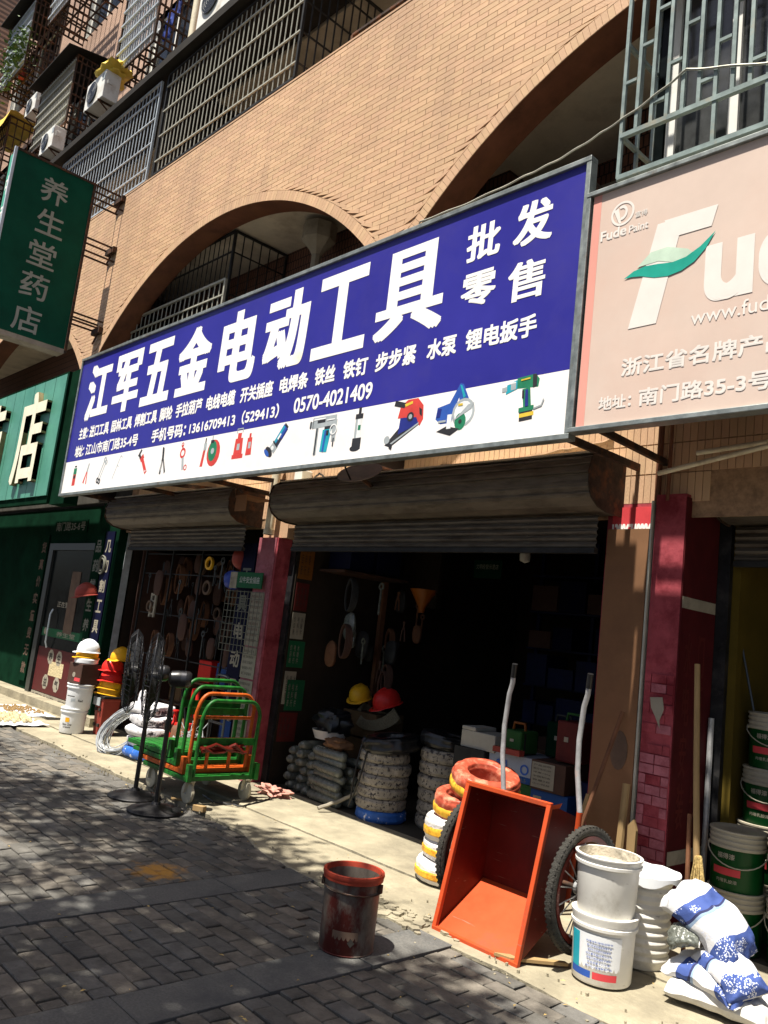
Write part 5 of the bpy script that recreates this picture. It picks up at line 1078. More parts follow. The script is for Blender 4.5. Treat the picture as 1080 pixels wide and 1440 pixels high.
# ------------------------------------------------------------------ platform trolleys
def trolley(label, x, z, m, low=False, orange=False):
    t = thing('platform_trolley', label, 'trolley', (x, 4.04, z), group='platform trolleys stacked in front of the shop')
    W = .33; L_ = .74
    MB().beam((0, -W, 0), (-L_, -W, 0), .036, .036).build('frame_rail', m, t, bevel=.003); MB().beam((0, W, 0), (-L_, W, 0), .036).build('frame_rail', m, t, bevel=.003)
    MB().beam((-.02, -W, 0), (-.02, W, 0), .034, .036).build('frame_rail', m, t); MB().beam((-L_ + .02, -W, 0), (-L_ + .02, W, 0), .034, .036).build('frame_rail', m, t)
    for k in range(6): y = -W + .055 + k * .11; MB().box(-L_ + .03, -.04, y - .05, y + .05, .012, .024).build('deck_plank', m, t)
    hh = .64; r = .07; y0 = W - .045
    P = [(.0, -y0, .02), (.02, -y0, hh - .16)] + [(.03, -y0 + r * 1.6 * (1 - math.cos(R(a))), hh - .16 + .16 * math.sin(R(a))) for a in range(15, 91, 15)] + [(.03, y0 - r * 1.6 * (1 - math.cos(R(a))), hh - .16 + .16 * math.sin(R(a))) for a in range(90, 14, -15)] + [(.02, y0, hh - .16), (.0, y0, .02)]
    MB().tube(P, .0165, 10).build('handle', m, t, smooth=True)
    if orange:
        MB().tube([(.01, -y0, .44), (.01, y0, .44)], .014, 8).build('cross_tube', m, t, smooth=True); MB().tube([(.01, -y0, .26), (.01, y0, .26)], .014, 8).build('cross_tube', m, t, smooth=True)
        for y in (-.12, .10): MB().beam((.01, y, .02), (.01, y, .26), .022).build('upright', m, t)
    else: MB().box(.005, .012, -y0, y0, .40 if not low else .27, .46 if not low else .33).build('cross_plate', m, t)
    for s in (-1, 1): MB().box(-.02, .03, s * W - .02, s * W + .02, -.02, .12).build('foot_bracket', m, t, bevel=.003)
    if low:
        for xx in (-.05, -L_ + .07):
            for s in (-1, 1):
                c = MB().lathe([(.001, -.018), (.074, -.018), (.084, -.012), (.084, .012), (.074, .018), (.001, .018)], 28, (xx, s * (W - .05), -.118), rot=Matrix.Rotation(R(90), 3, 'X')).build('caster_wheel', 'caster', t, smooth=True)
                MB().beam((xx, s * (W - .05) - .026, -.12), (xx + .02, s * (W - .05) - .026, -.02), .004, .034).beam((xx, s * (W - .05) + .026, -.12), (xx + .02, s * (W - .05) + .026, -.02), .004, .034).box(xx - .01, xx + .05, s * (W - .05) - .03, s * (W - .05) + .03, -.03, -.02).build('fork', 'caster', c)
                MB().tube([(xx, s * (W - .05) - .032, -.118), (xx, s * (W - .05) + .032, -.118)], .008, 8).build('axle', 'wire_steel', c)
    return t
trolley('lowest green platform trolley, the one standing on cream caster wheels', -6.03, .216, 'green_paint', low=True)
trolley('orange platform trolley in the middle of the stack', -6.13, .262, 'orange_paint', orange=True)
trolley('green platform trolley resting right on the orange one', -6.25, .308, 'green_paint')
trolley('topmost green platform trolley with the highest handle and a string knot', -6.37, .354, 'green_paint')
kn = MB(); random.seed(2)
for k in range(7): kn.tube([(-6.35, 3.77, 1.0)] + [(-6.35 + random.gauss(0, .03), 3.75 + random.gauss(0, .035), 1.0 + random.gauss(0, .025)) for _ in range(4)] + [(-6.35, 3.77, 1.0)], .006, 5)
tag(kn.build('string_knot', 'pail_green', smooth=True), 'bright green string knotted on the topmost trolley handle', 'string')
rg = MB()
for k in range(9): rg.tube([(-6.0 + random.gauss(0, .02), 3.78 + .10 * i + random.gauss(0, .02), .46 + random.gauss(0, .02)) for i in range(5)], .014, 6)
tag(rg.build('rag', 'cart_red', smooth=True), 'dark red rag tied across the lower bar of the trolleys', 'rag')

# ------------------------------------------------------------------ floor fans
FN = thing('floor_fan', 'nearer black pedestal fan seen edge on beside the trolleys', 'fan', (-5.93, 3.40, .004), group='black pedestal fans')
MB().lathe([(.215, 0), (.218, .012), (.205, .022), (.10, .045), (.04, .058), (.03, .075), (.001, .075)], 48).build('base', 'black_iron', FN, smooth=True)
MB().tube([(0, 0, .06), (0, 0, .98)], .019, 12).build('pole', 'black_plastic', FN, smooth=True)
MB().lathe([(.026, .62), (.026, .70)], 12).build('clamp', 'black_plastic', FN, smooth=True)
ax = Vector((-.50, -.866, -.02)).normalized(); hc = Vector((0, 0, 1.02)); q = ax.to_track_quat('Z', 'Y').to_matrix()
MB().lathe([(.001, -.13), (.05, -.13), (.066, -.11), (.068, -.02), (.06, .03), (.03, .05), (.001, .05)], 24, hc, rot=q).build('motor', 'black_plastic', FN, smooth=True)
MB().lathe([(.0685, -.085), (.0685, -.045)], 24, hc, rot=q, caps=False).build('motor_band', 'chrome_wire', FN, smooth=True)
gc = hc + ax * .17; gd = MB(); RG = .345
def onring(r, a, d): return gc + q @ Vector((r * math.cos(a), r * math.sin(a), d))
for k in range(44):
    a = 2 * math.pi * k / 44
    for s in (-1, 1): gd.tube([onring(.06, a, s * .065), onring(.20, a, s * .062), onring(.30, a, s * .045), onring(RG, a, s * .006)], .0022, 4, caps=False)
for r, d in ((RG, 0), (.20, .063), (.20, -.063), (.06, .066), (.06, -.066), (.29, .047), (.29, -.047)): gd.tube([onring(r, 2 * math.pi * j / 36, d) for j in range(36)], .005 if r == RG else .003, 5, closed=True)
gd.build('guard', 'chrome_wire', FN, smooth=True)
MB().lathe([(.001, -.035), (.05, -.035), (.05, .03), (.001, .045)], 20, gc, rot=q).build('hub', 'black_plastic', FN, smooth=True)
for k in range(3):
    a0 = k * 2.094; vs = []
    for i in range(7):
        r = .05 + .25 * i / 6; w2 = .25 + .55 * math.sin(math.pi * min(1, i / 6 * .8 + .1)) * .9
        for j in range(5): a = a0 + (j / 4 - .5) * w2 * 1.5; vs.append(gc + q @ Vector((r * math.cos(a), r * math.sin(a), (j / 4 - .5) * .07)))
    MB().add(vs, [(i * 5 + j, i * 5 + j + 1, i * 5 + j + 6, i * 5 + j + 5) for i in range(6) for j in range(4)]).build('blade', 'dark_iron', FN, smooth=True)
dup(FN, (-6.42, 3.47, .004), (0, 0, R(3)), 'farther black pedestal fan seen edge on in front of the white bundles')

# ------------------------------------------------------------------ goods on the pavement at the left
def helmet(label, c, m, rot=(0, 0, 0), s=1.0):
    t = thing('hard_hat', label, 'hard hat', c, rot, group='hard hats')
    mb = MB().lathe([(.112 * s, 0), (.114 * s, .03 * s), (.108 * s, .07 * s), (.088 * s, .11 * s), (.05 * s, .136 * s), (.001, .143 * s)], 28)
    mb.v = [(x * .92, y * 1.12, z) for x, y, z in mb.v]; mb.build('shell', m, t, smooth=True, ang=60)
    br = MB().lathe([(.108 * s, .012), (.128 * s, .004), (.130 * s, -.002), (.108 * s, .002)], 28, closed=True)
    br.v = [(x * .93, y * (1.32 if y < 0 else 1.10), z - (.010 if y < -.09 else 0)) for x, y, z in br.v]; br.build('brim', m, t, smooth=True)
    MB().tube([(0, .115 * s * math.cos(R(a)), .004 + .143 * s * math.sin(R(a))) for a in range(15, 166, 15)], .010 * s, 6).build('ridge', m, t, smooth=True)
    return t
B1 = bucket('plastic_bucket', 'lowest white paint bucket of the stack topped by a white hard hat', 'bucket', (-9.60, 4.25, .018), .135, .150, .285, 'white_clean', 'white_clean', handle=False, lid=True, grooves=1, rimh=.035)
B2 = bucket('plastic_bucket', 'second white paint bucket of the stack topped by a white hard hat', 'bucket', (-9.58, 4.27, .30), .135, .152, .285, 'white_clean', 'white_clean', handle=False, lid=True, grooves=1, rimh=.035)
band(B1, .135, .15, .285, .02, .05, -80, -20, 'pr_red'); band(B1, .135, .15, .285, .13, .18, -60, -40, 'yellow_plastic'); wrap_text('Paint One', B1, .135, .15, .285, -50, .11, .09, .115, 'ink'); wrap_text('内外墙乳胶漆', B1, .135, .15, .285, -50, .09, .062, .078, 'ink')
band(B2, .135, .15, .285, .14, .148, -90, -45, 'ink'); wrap_text('涂料', B2, .135, .15, .285, -50, .06, .08, .12, 'pr_grey'); band(B2, .135, .15, .285, .02, .07, -30, 10, 'label_red'); wrap_text('Red', B2, .135, .15, .285, -16, .05, .085, .11, 'ink')
bx = MB().box(-.15, .13, -.12, .12, 0, .235).build('box', 'box_brown', None, loc=(-9.57, 4.28, .586), rot=(0, 0, R(8)), bevel=.006); tag(bx, 'dark mottled box between the white buckets and the white hard hat', 'box')
MB().lathe([(.03, 0), (.03, .003), (.001, .004)], 16, rot=Matrix.Rotation(R(90), 3, 'X')).build('round_sticker', 'paper', bx, loc=(-.02, -.121, .10)); MB().box(.0, .12, -.1225, -.1205, .03, .07).build('label', 'label_red', bx)
helmet('upturned white hard hat under the yellow one, on the dark box', (-9.57, 4.28, .875), 'white_clean', (R(180), 0, 0), .0001 + .9)
tag(MB().lathe([(.125, 0), (.135, .01), (.135, .05), (.12, .06)], 28, (-9.57, 4.28, .823)).build('hat_brim_ring', 'white_clean', smooth=True), 'white round rim lying on the dark mottled box', 'rim')
helmet('yellow orange hard hat squeezed under the top white one', (-9.57, 4.28, .895), 'yellow_plastic', (0, 0, R(-25)), 1.0)
helmet('white hard hat on the very top of the bucket stack', (-9.57, 4.28, .955), 'white_clean', (0, 0, R(-25)), 1.02)
cr_ = thing('plastic_crate', 'faded red slatted plastic tub under the column of hard hats', 'tub', (-9.42, 4.56, .018))
MB().lathe([(.12, 0), (.125, .01), (.150, .40), (.155, .41), (.155, .43), (.14, .43), (.115, .02), (.001, .02)], 4, rot=Matrix.Rotation(R(45), 3, 'Z')).build('body', 'crate_red', cr_, bevel=.008)
for z in (.10, .28):
    for xx in (-.05, .05): MB().box(xx - .02, xx + .02, -.112 - z * .03, -.09, z, z + .035).build('slot', 'ink', cr_)
tag(MB().box(-9.56, -9.28, 4.44, 4.68, .45, .475).build('tray', 'dark_iron'), 'dark flat tray on the red tub, below the hard hats', 'tray')
tag(MB().box(-9.54, -9.36, 4.43, 4.44, .36, .45).build('paper_label', 'pr_grey'), 'pale blue grey label hanging on the red tub', 'label')
for k, (z, m, l) in enumerate(((.49, 'yellow_plastic', 'lowest yellow hard hat on the red tub'), (.555, 'yellow_plastic', 'second yellow hard hat on the red tub, touching the red ones'), (.64, 'red_plastic', 'lower red hard hat of the column on the red tub'), (.76, 'red_plastic', 'upper red hard hat of the column on the red tub'), (.90, 'yellow_plastic', 'dull yellow hard hat crowning the column on the red tub'))):
    helmet(l, (-9.45 + .06 * (k == 4), 4.56 + .06 * (k == 4), z), m, (R(-6 if k < 4 else 0), 0, R(-35 + 12 * k)), 1.05)
# coil of steel wire leaning in a clear bag
cw = thing('wire_coil', 'shiny coil of steel wire leaning against the white bundles', 'wire coil', (-8.42, 4.08, .03), (R(-28), R(38), R(10)))
random.seed(8)
for k in range(5):
    g = MB()
    for m_ in range(5):
        r = .27 + random.gauss(0, .03); ph = random.random() * 6; g.tube([((r + .01 * math.sin(3 * a + ph)) * math.cos(a) * .72, random.gauss(0, .003) + .022 * m_ - .05 + .03 * math.sin(a + ph), .30 + (r + .01 * math.sin(3 * a + ph)) * math.sin(a)) for a in [2 * math.pi * j / 30 for j in range(30)]], .006, 5, closed=True)
    g.build('windings', 'wire_steel', cw, smooth=True)
gp = 'bundles piled behind the far fan'
for k in range(5):
    m = 'wrap_blue' if k == 0 else 'bundle_white'; z = .018 + k * .112
    o = blob(MB(), (0, 0, .055), .235 - .01 * (k == 4), .18, .060, 30 + k, n=16, pw=.5, amp=.10).build('bundle', m, None, smooth=True, loc=(-7.98 + (.02, -.01, .03, 0, -.03)[k], 4.36 + (.0, .02, -.01, .01, .02)[k], z), rot=(0, 0, R((4, -5, 8, -3, 12)[k])), ang=80)
    tag(o, ('blue printed bundle at the bottom of the pile behind the far fan', 'lowest white bundle, lying on the blue one', 'second white bundle up from the blue one', 'third white bundle up from the blue one', 'topmost white bundle with its end sticking up')[k], 'bundle', gp)
tag(blob(MB(), (0, 0, 0), .07, .05, .09, 44).build('bundle_end', 'bundle_white', None, smooth=True, loc=(-8.15, 4.34, .60)), 'crumpled white wrapper end on top of the bundle pile', 'wrapper')
tag(blob(MB(), (0, 0, 0), .15, .12, .22, 45, amp=.3).build('sack', 'wood_brown', None, smooth=True, loc=(-7.60, 4.5, .22)), 'dark brown lump of sacking behind the nearer fan', 'sack')
# red jacks
for k, (x, y, l) in enumerate(((-7.66, 4.46, 'taller red hydraulic jack behind the nearer fan pole'), (-7.42, 4.50, 'shorter red hydraulic jack right of the fan pole'))):
    t = thing('hydraulic_jack', l, 'jack', (x, y, .018)); hh = .40 - .1 * k
    MB().box(-.08, .08, -.07, .07, 0, .03).build('base', 'red_plastic', t, bevel=.004); MB().lathe([(.055, .03), (.05, hh), (.035, hh + .02), (.02, hh + .02), (.02, hh + .12), (.03, hh + .125), (.03, hh + .14)], 18).build('cylinder', 'red_plastic', t, smooth=True)
    MB().tube([(.05, -.05, .03), (.06, -.06, hh * .8)], .016, 8).build('pump', 'red_plastic', t, smooth=True); MB().tube([(.06, -.06, hh * .8), (.02, -.1, hh + .30)], .010, 6).build('lever', 'black_plastic', t, smooth=True)
tag(MB().tube([(-7.62, 4.6, .50), (-7.60, 4.6, .78), (-7.52, 4.6, .80), (-7.50, 4.6, .50)], .022, 8).build('jack_handle', 'red_plastic', smooth=True), 'dark red bent tube standing up behind the nearer fan motor', 'tube')
# folding luggage cart
lc = thing('luggage_cart', 'small grey folding luggage cart handle behind the green trolleys', 'cart', (-7.02, 4.55, .018))
MB().tube([(-.13, 0, 0), (-.13, 0, .90), (-.10, 0, .955), (-.06, 0, .97), (.06, 0, .97), (.10, 0, .955), (.13, 0, .90), (.13, 0, 0)], .012, 8).build('handle', 'alu', lc, smooth=True)
for z in (.25, .5, .72): MB().box(-.13, .13, -.008, .008, z, z + .02).build('crossbar', 'black_plastic', lc)
for s in (-1, 1): MB().lathe([(.02, -.015), (.06, -.015), (.06, .015), (.02, .015)], 18, (s * .15, .02, .06), closed=True, rot=Matrix.Rotation(R(90), 3, 'Y')).build('wheel', 'black_plastic', lc, smooth=True)
# tangle of cable and toilet brush shapes near the trolleys
tn = MB(); random.seed(6)
for k in range(26): tn.tube([(-7.2 + random.gauss(0, .08), 4.40 + random.gauss(0, .06), .28 + random.gauss(0, .09)) for _ in range(6)], .005, 5)
tag(tn.build('wire_tangle', 'wire_steel', smooth=True), 'tangled shiny wire heap left of the green trolleys', 'wire')
# small things on the apron
cb = MB(); vs = []; n = 26
tag(blob(MB(), (0, 0, 0), .13, .085, .045, 51, n=22, amp=.9).build('rag', 'cloth_red', None, smooth=True, loc=(-6.18, 4.70, .05), ang=80), 'crumpled pinkish rag on the concrete at the foot of the pink pillar', 'rag')
tag(MB().box(-.05, .05, -.025, .025, 0, .045).build('wood_block', 'wood_pale', None, loc=(-5.84, 3.74, .008), rot=(0, 0, R(25)), bevel=.003), 'small wooden block on the ground in front of the trolley wheel', 'block')
tag(MB().box(-.09, .09, -.03, .03, 0, .012).build('cardboard_scrap', 'wood_pale', None, loc=(-6.22, 3.80, .008), rot=(0, 0, R(60))), 'pale flat scrap lying beside the left trolley wheel', 'scrap')
tag(MB().prism([(-2.72, 3.60), (-2.47, 3.86), (-2.44, 3.85), (-2.63, 3.62)], .02, .035, 'Z').build('cardboard_scrap', 'wood_pale'), 'pale torn strip of wood on the ground between the cart and the white buckets', 'scrap')
wire('cable', [(-6.05, 4.62, .03), (-5.95, 4.42, .025), (-5.85, 4.15, .022), (-6.05, 4.0, .022), (-6.3, 4.05, .022)], .008, 'black_plastic', 'black cable lying on the concrete beside the trolleys', n=8)
wire('pipe', [(-5.52, 4.70, .05), (-5.46, 4.90, .12), (-5.30, 5.0, .24)], .016, 'paper', 'bent grey pipe in front of the wrapped rolls at the shop edge', 'pipe', n=5)
# herbs drying on sheets before the pharmacy
for x, y, w2, h2, m, l in ((-11.3, 4.25, .55, .28, 'herb', 'sheet of brown herbs drying nearest the pharmacy step'), (-10.55, 3.85, .55, .30, 'herb_pale', 'sheet of pale round herbs drying at the pavement edge')):
    sh = MB(); n = 20; vs = [(x + w2 * (2 * i / n - 1), y + h2 * (2 * j / n - 1), .03 + .012 * noise.noise(Vector((i * .6, j * .6, x)))) for i in range(n + 1) for j in range(n + 1)]
    sh.add(vs, [(i * (n + 1) + j, (i + 1) * (n + 1) + j, (i + 1) * (n + 1) + j + 1, i * (n + 1) + j + 1) for i in range(n) for j in range(n)]); so_ = sh.build('drying_sheet', 'white_clean', smooth=True); tag(so_, l, 'sheet')
    hb = MB()
    for k in range(260 if m == 'herb' else 120):
        px, py = x + random.uniform(-.8, .8) * w2 * random.random() ** .3, y + random.uniform(-.8, .8) * h2; s = random.uniform(.008, .016) * (1 if m == 'herb' else 2.4)
        hb.lathe([(s * .6, 0), (s, s * .6), (s * .5, s * 1.3), (.001, s * 1.4)], 6, (px, py, .038))
    hb.build('herbs', m, so_, kind='stuff')

# ------------------------------------------------------------------ inside the left bay
random.seed(31)
GL = 'tools hanging in the bay left of the pink pillar'
def hang(kind, x, y, z, m, label, s=1.0, group=None):
    mb = MB()
    if kind == 'ring': mb.lathe([(.05 * s, -.015), (.075 * s, -.015), (.075 * s, .015), (.05 * s, .015)], 20, (x, y, z), closed=True, rot=Matrix.Rotation(R(90), 3, 'X'))
    elif kind == 'hook': mb.tube([(x, y, z + .1 * s), (x, y, z)] + [(x + .03 * s - .03 * s * math.cos(R(a)), y, z - .03 * s * math.sin(R(a))) for a in range(20, 240, 25)], .006 * s, 6)
    elif kind == 'spanner': mb.beam((x, y, z - .12 * s), (x, y, z + .10 * s), .02 * s, .008).lathe([(.015 * s, -.005), (.034 * s, -.005), (.034 * s, .005), (.015 * s, .005)], 12, (x, y, z + .12 * s), closed=True, rot=Matrix.Rotation(R(90), 3, 'X'))
    elif kind == 'hank':
        for k in range(5): mb.tube([(x + (.04 + .008 * k) * s * math.cos(a), y + .01 * k, z + .13 * s * math.sin(a)) for a in [2 * math.pi * j / 16 for j in range(16)]], .008 * s, 5, closed=True)
    elif kind == 'bag': blob(mb, (x, y, z), .07 * s, .03, .11 * s, int(x * 100), n=8)
    elif kind == 'blade': mb.lathe([(.001, -.003), (.09 * s, -.003), (.09 * s, .003), (.001, .003)], 24, (x, y, z), rot=Matrix.Rotation(R(90), 3, 'X'))
    elif kind == 'pliers': mb.tube([(x - .03 * s, y, z - .12 * s), (x - .02 * s, y, z - .02 * s), (x, y, z + .03 * s), (x + .01 * s, y, z + .08 * s)], .008 * s, 6).tube([(x + .03 * s, y, z - .12 * s), (x + .02 * s, y, z - .02 * s), (x, y, z + .03 * s), (x - .01 * s, y, z + .08 * s)], .008 * s, 6)
    o = mb.build({'ring': 'tape_roll', 'hook': 'lifting_hook', 'spanner': 'spanner', 'hank': 'rope_hank', 'bag': 'hanging_bag', 'blade': 'saw_blade', 'pliers': 'pliers'}[kind], m, smooth=True)
    return tag(o, label, {'ring': 'tape', 'hook': 'hook', 'spanner': 'spanner', 'hank': 'rope', 'bag': 'bag', 'blade': 'saw blade', 'pliers': 'pliers'}[kind], group)
hang('ring', -8.10, 4.86, 2.13, 'yellow_plastic', 'yellow tape roll hanging high in the tool bay')
tag(blob(MB(), (0, 0, 0), .105, .10, .12, 60, pw=1, amp=.04).build('float_ball', 'crate_red', None, smooth=True, loc=(-7.44, 4.84, 2.19)), 'big dull red ball hanging under the shutter', 'ball')
tag(blob(MB(), (0, 0, 0), .11, .09, .10, 61, pw=.8, amp=.10).build('water_can', 'blue_plastic', None, smooth=True, loc=(-7.60, 4.88, 1.96)), 'blue rounded can hanging under the red ball', 'can')
kinds = ['spanner', 'hook', 'hank', 'bag', 'pliers', 'blade', 'ring']
mm = ['alu', 'alu', 'wood_brown', 'box_brown', 'dark_iron', 'alu', 'cement_patch']
for k in range(120):
    i = random.choice((0, 0, 1, 1, 2, 3, 3, 4, 4, 6, 2)); x = random.uniform(-9.8, -7.65); y = random.uniform(4.98, 5.7)
    z = random.choice((2.12, 2.0, 1.85, 1.6, 1.4, 1.15)) + random.uniform(-.05, .05); nm = kinds[i]
    hang(nm, x, y, z, mm[i], f'small {nm if nm != "ring" else "tape roll"} hanging {"high" if z > 1.9 else "low" if z < 1.45 else "midway"} in the dark left bay, {"toward the pharmacy" if x < -8.7 else "toward the pink pillar"}', random.uniform(.8, 1.5), GL + ' (' + nm + ')')
rk = MB()
for x in (-9.9, -9.2, -8.5, -7.8): rk.beam((x, 5.0, .014), (x, 5.0, 2.3), .02)
for z in (.5, 1.0, 1.5, 2.0, 2.25): rk.beam((-9.95, 5.02, z), (-7.6, 5.02, z), .014)
tag(rk.build('display_rack', 'dark_iron'), 'thin dark iron rack carrying the hanging tools in the left bay', 'rack')
tag(MB().box(-9.98, -9.96, 4.98, 6.2, 0.02, 2.3).build('side_board', 'box_brown'), 'brown board along the inner side of the left bay', 'board')
ld = MB().box(-9.62, -9.58, 5.0, 5.02, 1.45, 1.75).box(-9.52, -9.48, 5.0, 5.02, 1.45, 1.75)
for z in (1.48, 1.56, 1.64, 1.72): ld.box(-9.58, -9.52, 5.0, 5.02, z, z + .02)
tag(ld.build('spirit_level_rack', 'paper'), 'small pale ladder shaped rack hanging in the left bay', 'rack')
for k, (x, z, m, l) in enumerate(((-8.6, .9, 'red_plastic', 'red tool case on the rear shelf of the left bay'), (-8.2, .9, 'box_blue', 'blue tool case on the rear shelf of the left bay'), (-8.0, 1.02, 'caster', 'pale can on the rear shelf of the left bay'), (-9.2, .6, 'cardboard', 'cardboard box low in the left bay'), (-8.7, .35, 'cardboard', 'large cardboard box on the floor of the left bay'))):
    tag(MB().box(x - .14, x + .14, 5.3, 5.6, z - .14 if k < 4 else .014, z + .12).build('case', m, bevel=.01), l, 'box')
    if k < 4: tag(MB().box(x - .2, x + .2, 5.25, 5.65, z - .165, z - .142).build('shelf_board', 'wood_brown'), f'little shelf board under the {("red case", "blue case", "pale can", "low cardboard box")[k]}', 'shelf')
gs = MB().box(-7.25, -6.80, 4.70, 4.712, 1.87, 2.03).build('shop_notice', 'paper_green'); tag(gs, 'green rectangular notice with white writing on the pink pillar', 'notice')
text('公牛安全插座', -7.20, -6.84, 1.92, 1.985, -4.699, 'letter_grey', gs, bold=.03)
tag(MB().box(-7.38, -7.255, 4.70, 4.712, 1.86, 2.03).build('white_plate', 'plaster'), 'pale plate just left of the green notice', 'plate')
wr = thing('wire_rack', 'white wire grid panel hanging in front of the pink pillar', 'rack', (0, 0, 0))
for i in range(11): MB().tube([(-7.42 + .068 * i, 4.70, 1.22), (-7.42 + .068 * i, 4.70, 1.84)], .0035, 5).build('wire', 'letter_dim', wr)
for i in range(10): MB().tube([(-7.42, 4.705, 1.22 + .068 * i), (-6.74, 4.705, 1.22 + .068 * i)], .0035, 5).build('wire', 'letter_dim', wr)
nv = thing('vertical_sign', 'navy strip with pale vertical writing beside the pink pillar', 'sign', (0, 0, 0)); MB().box(-7.36, -7.12, 4.80, 4.82, .1, 2.35).build('panel', 'navy', nv)
for k, ch in enumerate('工具电动工具'): text(ch, -7.32, -7.16, 1.92 - k * .285, 2.08 - k * .285, -4.799, 'paper' if k > 1 else 'letter_dim', nv, bold=.03)
MB().box(-7.33, -7.14, 4.795, 4.799, .30, .52).build('blue_patch', 'box_blue', nv)
for k, (z0, z1, m) in enumerate(((1.30, 1.83, 'paper'), (.98, 1.28, 'paper'), (.60, .96, 'paper'), (.2, .58, 'paper'))):
    ps = MB().box(-7.04, -6.80, 4.752, 4.756, z0, z1).build('price_list', m); tag(ps, ('topmost', 'second', 'third', 'lowest')[k] + ' cream paper sheet on the pink pillar front', 'poster')
    for j in range(int((z1 - z0) / .055)): text(('电线插头开关', '阀门水管接头', '砂轮切割片')[j % 3], -7.02, -6.84, z1 - .05 - j * .055, z1 - .02 - j * .055, -4.7515, 'ink' if k else 'paper_red', ps, bold=.0)
# green shop side hangings
wc = MB()
for r, dx, dz in ((.10, 0, 0), (.085, .01, .01), (.105, .03, -.04), (.07, .0, .0)): wc.tube([(-10.50 + dx + r * math.cos(a), 4.68 + dx, 2.05 + dz + 1.2 * r * math.sin(a)) for a in [2 * math.pi * j / 28 for j in range(28)]], .010, 6, closed=True)
tag(wc.build('hose_loop', 'letter_dim', smooth=True), 'pale loops of thin hose hanging on the corner pillar', 'hose')
helmet('red hard hat hanging on the corner pillar above the hard hat columns', (-10.62, 4.60, 1.62), 'crate_red', (R(12), 0, R(-30)), 1.15)

# ------------------------------------------------------------------ inside the big bay
# sheets pasted on its left wall
for k, (y0, y1, z0, z1, m) in enumerate(((4.98, 5.16, 2.02, 2.42, 'paper_orange'), (4.98, 5.14, 1.70, 1.98, 'paper_red'), (4.98, 5.14, 1.42, 1.68, 'paper'), (4.98, 5.18, 1.14, 1.40, 'paper_green'), (4.98, 5.12, .78, 1.10, 'paper'), (5.02, 5.24, .72, 1.02, 'paper_green'), (4.98, 5.2, .42, .70, 'paper_red'))):
    o = MB().box(-6.598 + .002 * (k % 2), -6.594 + .002 * (k % 2), y0, y1, z0, z1).build('poster', m); tag(o, ('orange', 'dark red', 'highest cream', 'upper green', 'lower cream', 'lower green', 'lowest brownish')[k] + ' sheet pasted inside the big bay by the roller track', 'poster')
    for j in range(3): text('\n'.join(('价目表', '电料行', '水暖件')[j % 3]), y0 + .02 + .045 * j, y0 + .045 + .045 * j, z0 + .04, z1 - .04, -6.591, 'ink' if m != 'paper_green' else 'paper', o, SX, .0, stack=True)
# rolls of wrapped wire / mesh
rp = 'clear wrapped rolls piled at the left edge of the big bay'
rmb = MB().tube([(0, 0, 0), (0, .01, 0), (0, .03, 0), (0, .42, 0), (0, .445, 0), (0, .452, 0)], [.010, .034, .042, .042, .034, .01], 14)
rmb.tube([(0.028 * math.cos(a * .7) * (1 - a / 30), -.004 - .0006 * a, .028 * math.sin(a * .7) * (1 - a / 30)) for a in range(26)], .003, 4)
rme = rmb.mesh('wrapped_roll', 'wrap_clear', smooth=True, ang=70); n_ = 0
random.seed(12)
for col, (xc, top) in enumerate(((-6.40, 5), (-6.25, 6), (-6.10, 5))):
    for k in range(top + 0):
        o = bpy.data.objects.new('wrapped_roll', rme); C.objects.link(o); o.location = (xc + random.uniform(-.02, .02) + .0, 5.02 + random.uniform(-.03, .03), .056 + k * .078); o.rotation_euler = (0, random.random() * 6, R(random.uniform(-12, 12)))
        tag(o, 'clear wrapped roll lying end out in the pile at the left edge of the bay', 'wrapped roll', rp)
for k in range(7):
    for j in range(2 if k < 6 else 1):
        o = bpy.data.objects.new('wrapped_roll', rme); C.objects.link(o); o.location = (-6.0 + j * .0 + random.uniform(-.02, .02), 4.99 + j * .12 + .04 * (k % 2), .056 + k * .066); o.rotation_euler = (0, random.random() * 6, R(-90 + random.uniform(-8, 8)))
        tag(o, 'clear wrapped roll lying lengthways near the bent grey pipe', 'wrapped roll', rp + ', lengthways')
tag(MB().lathe([(.14, 0), (.17, .07), (.175, .08), (.16, .08), (.13, .01), (.001, .01)], 32, (-6.16, 5.28, .52)).build('basin', 'white_plastic', smooth=True), 'white plastic basin on the wrapped rolls', 'basin')
tag(blob(MB(), (0, 0, 0), .18, .16, .12, 71, amp=.4).build('black_bag', 'black_plastic', None, smooth=True, loc=(-6.14, 5.3, .68)), 'black plastic bag in the white basin', 'bag')
tag(blob(MB(), (0, 0, 0), .13, .10, .05, 72, amp=.4).build('wrapped_parts', 'board_brown', None, smooth=True, loc=(-5.78, 5.06, .54)), 'orange brown packet on top of the lengthways rolls', 'packet')
g1 = 'wrapped cable coils in two stacks inside the shop edge'
nth = ('lowest', 'second', 'third', 'fourth', 'fifth', 'sixth', 'seventh')
for k in range(6): coil(f'{nth[k]} cable coil from the floor in the nearer stack with the black cable on top', (-5.20 + random.uniform(-.015, .015), 5.12 + random.uniform(-.01, .01), .015 + k * .095), .215, .12, .093, 'wrap_blue' if k == 0 else 'wrap_dull', None, (0, 0, k), 'cable_coil', 'cable coil', g1, seed=k + 20, wob=.01)
for k in range(6): coil(f'{nth[k]} cable coil from the floor in the farther, dimmer stack', (-4.80 + random.uniform(-.015, .015), 5.46 + random.uniform(-.01, .01), .015 + k * .108), .225, .12, .106, 'wrap_dull', None, (0, 0, k * 2), 'cable_coil', 'cable coil', g1, seed=k + 40, wob=.01)
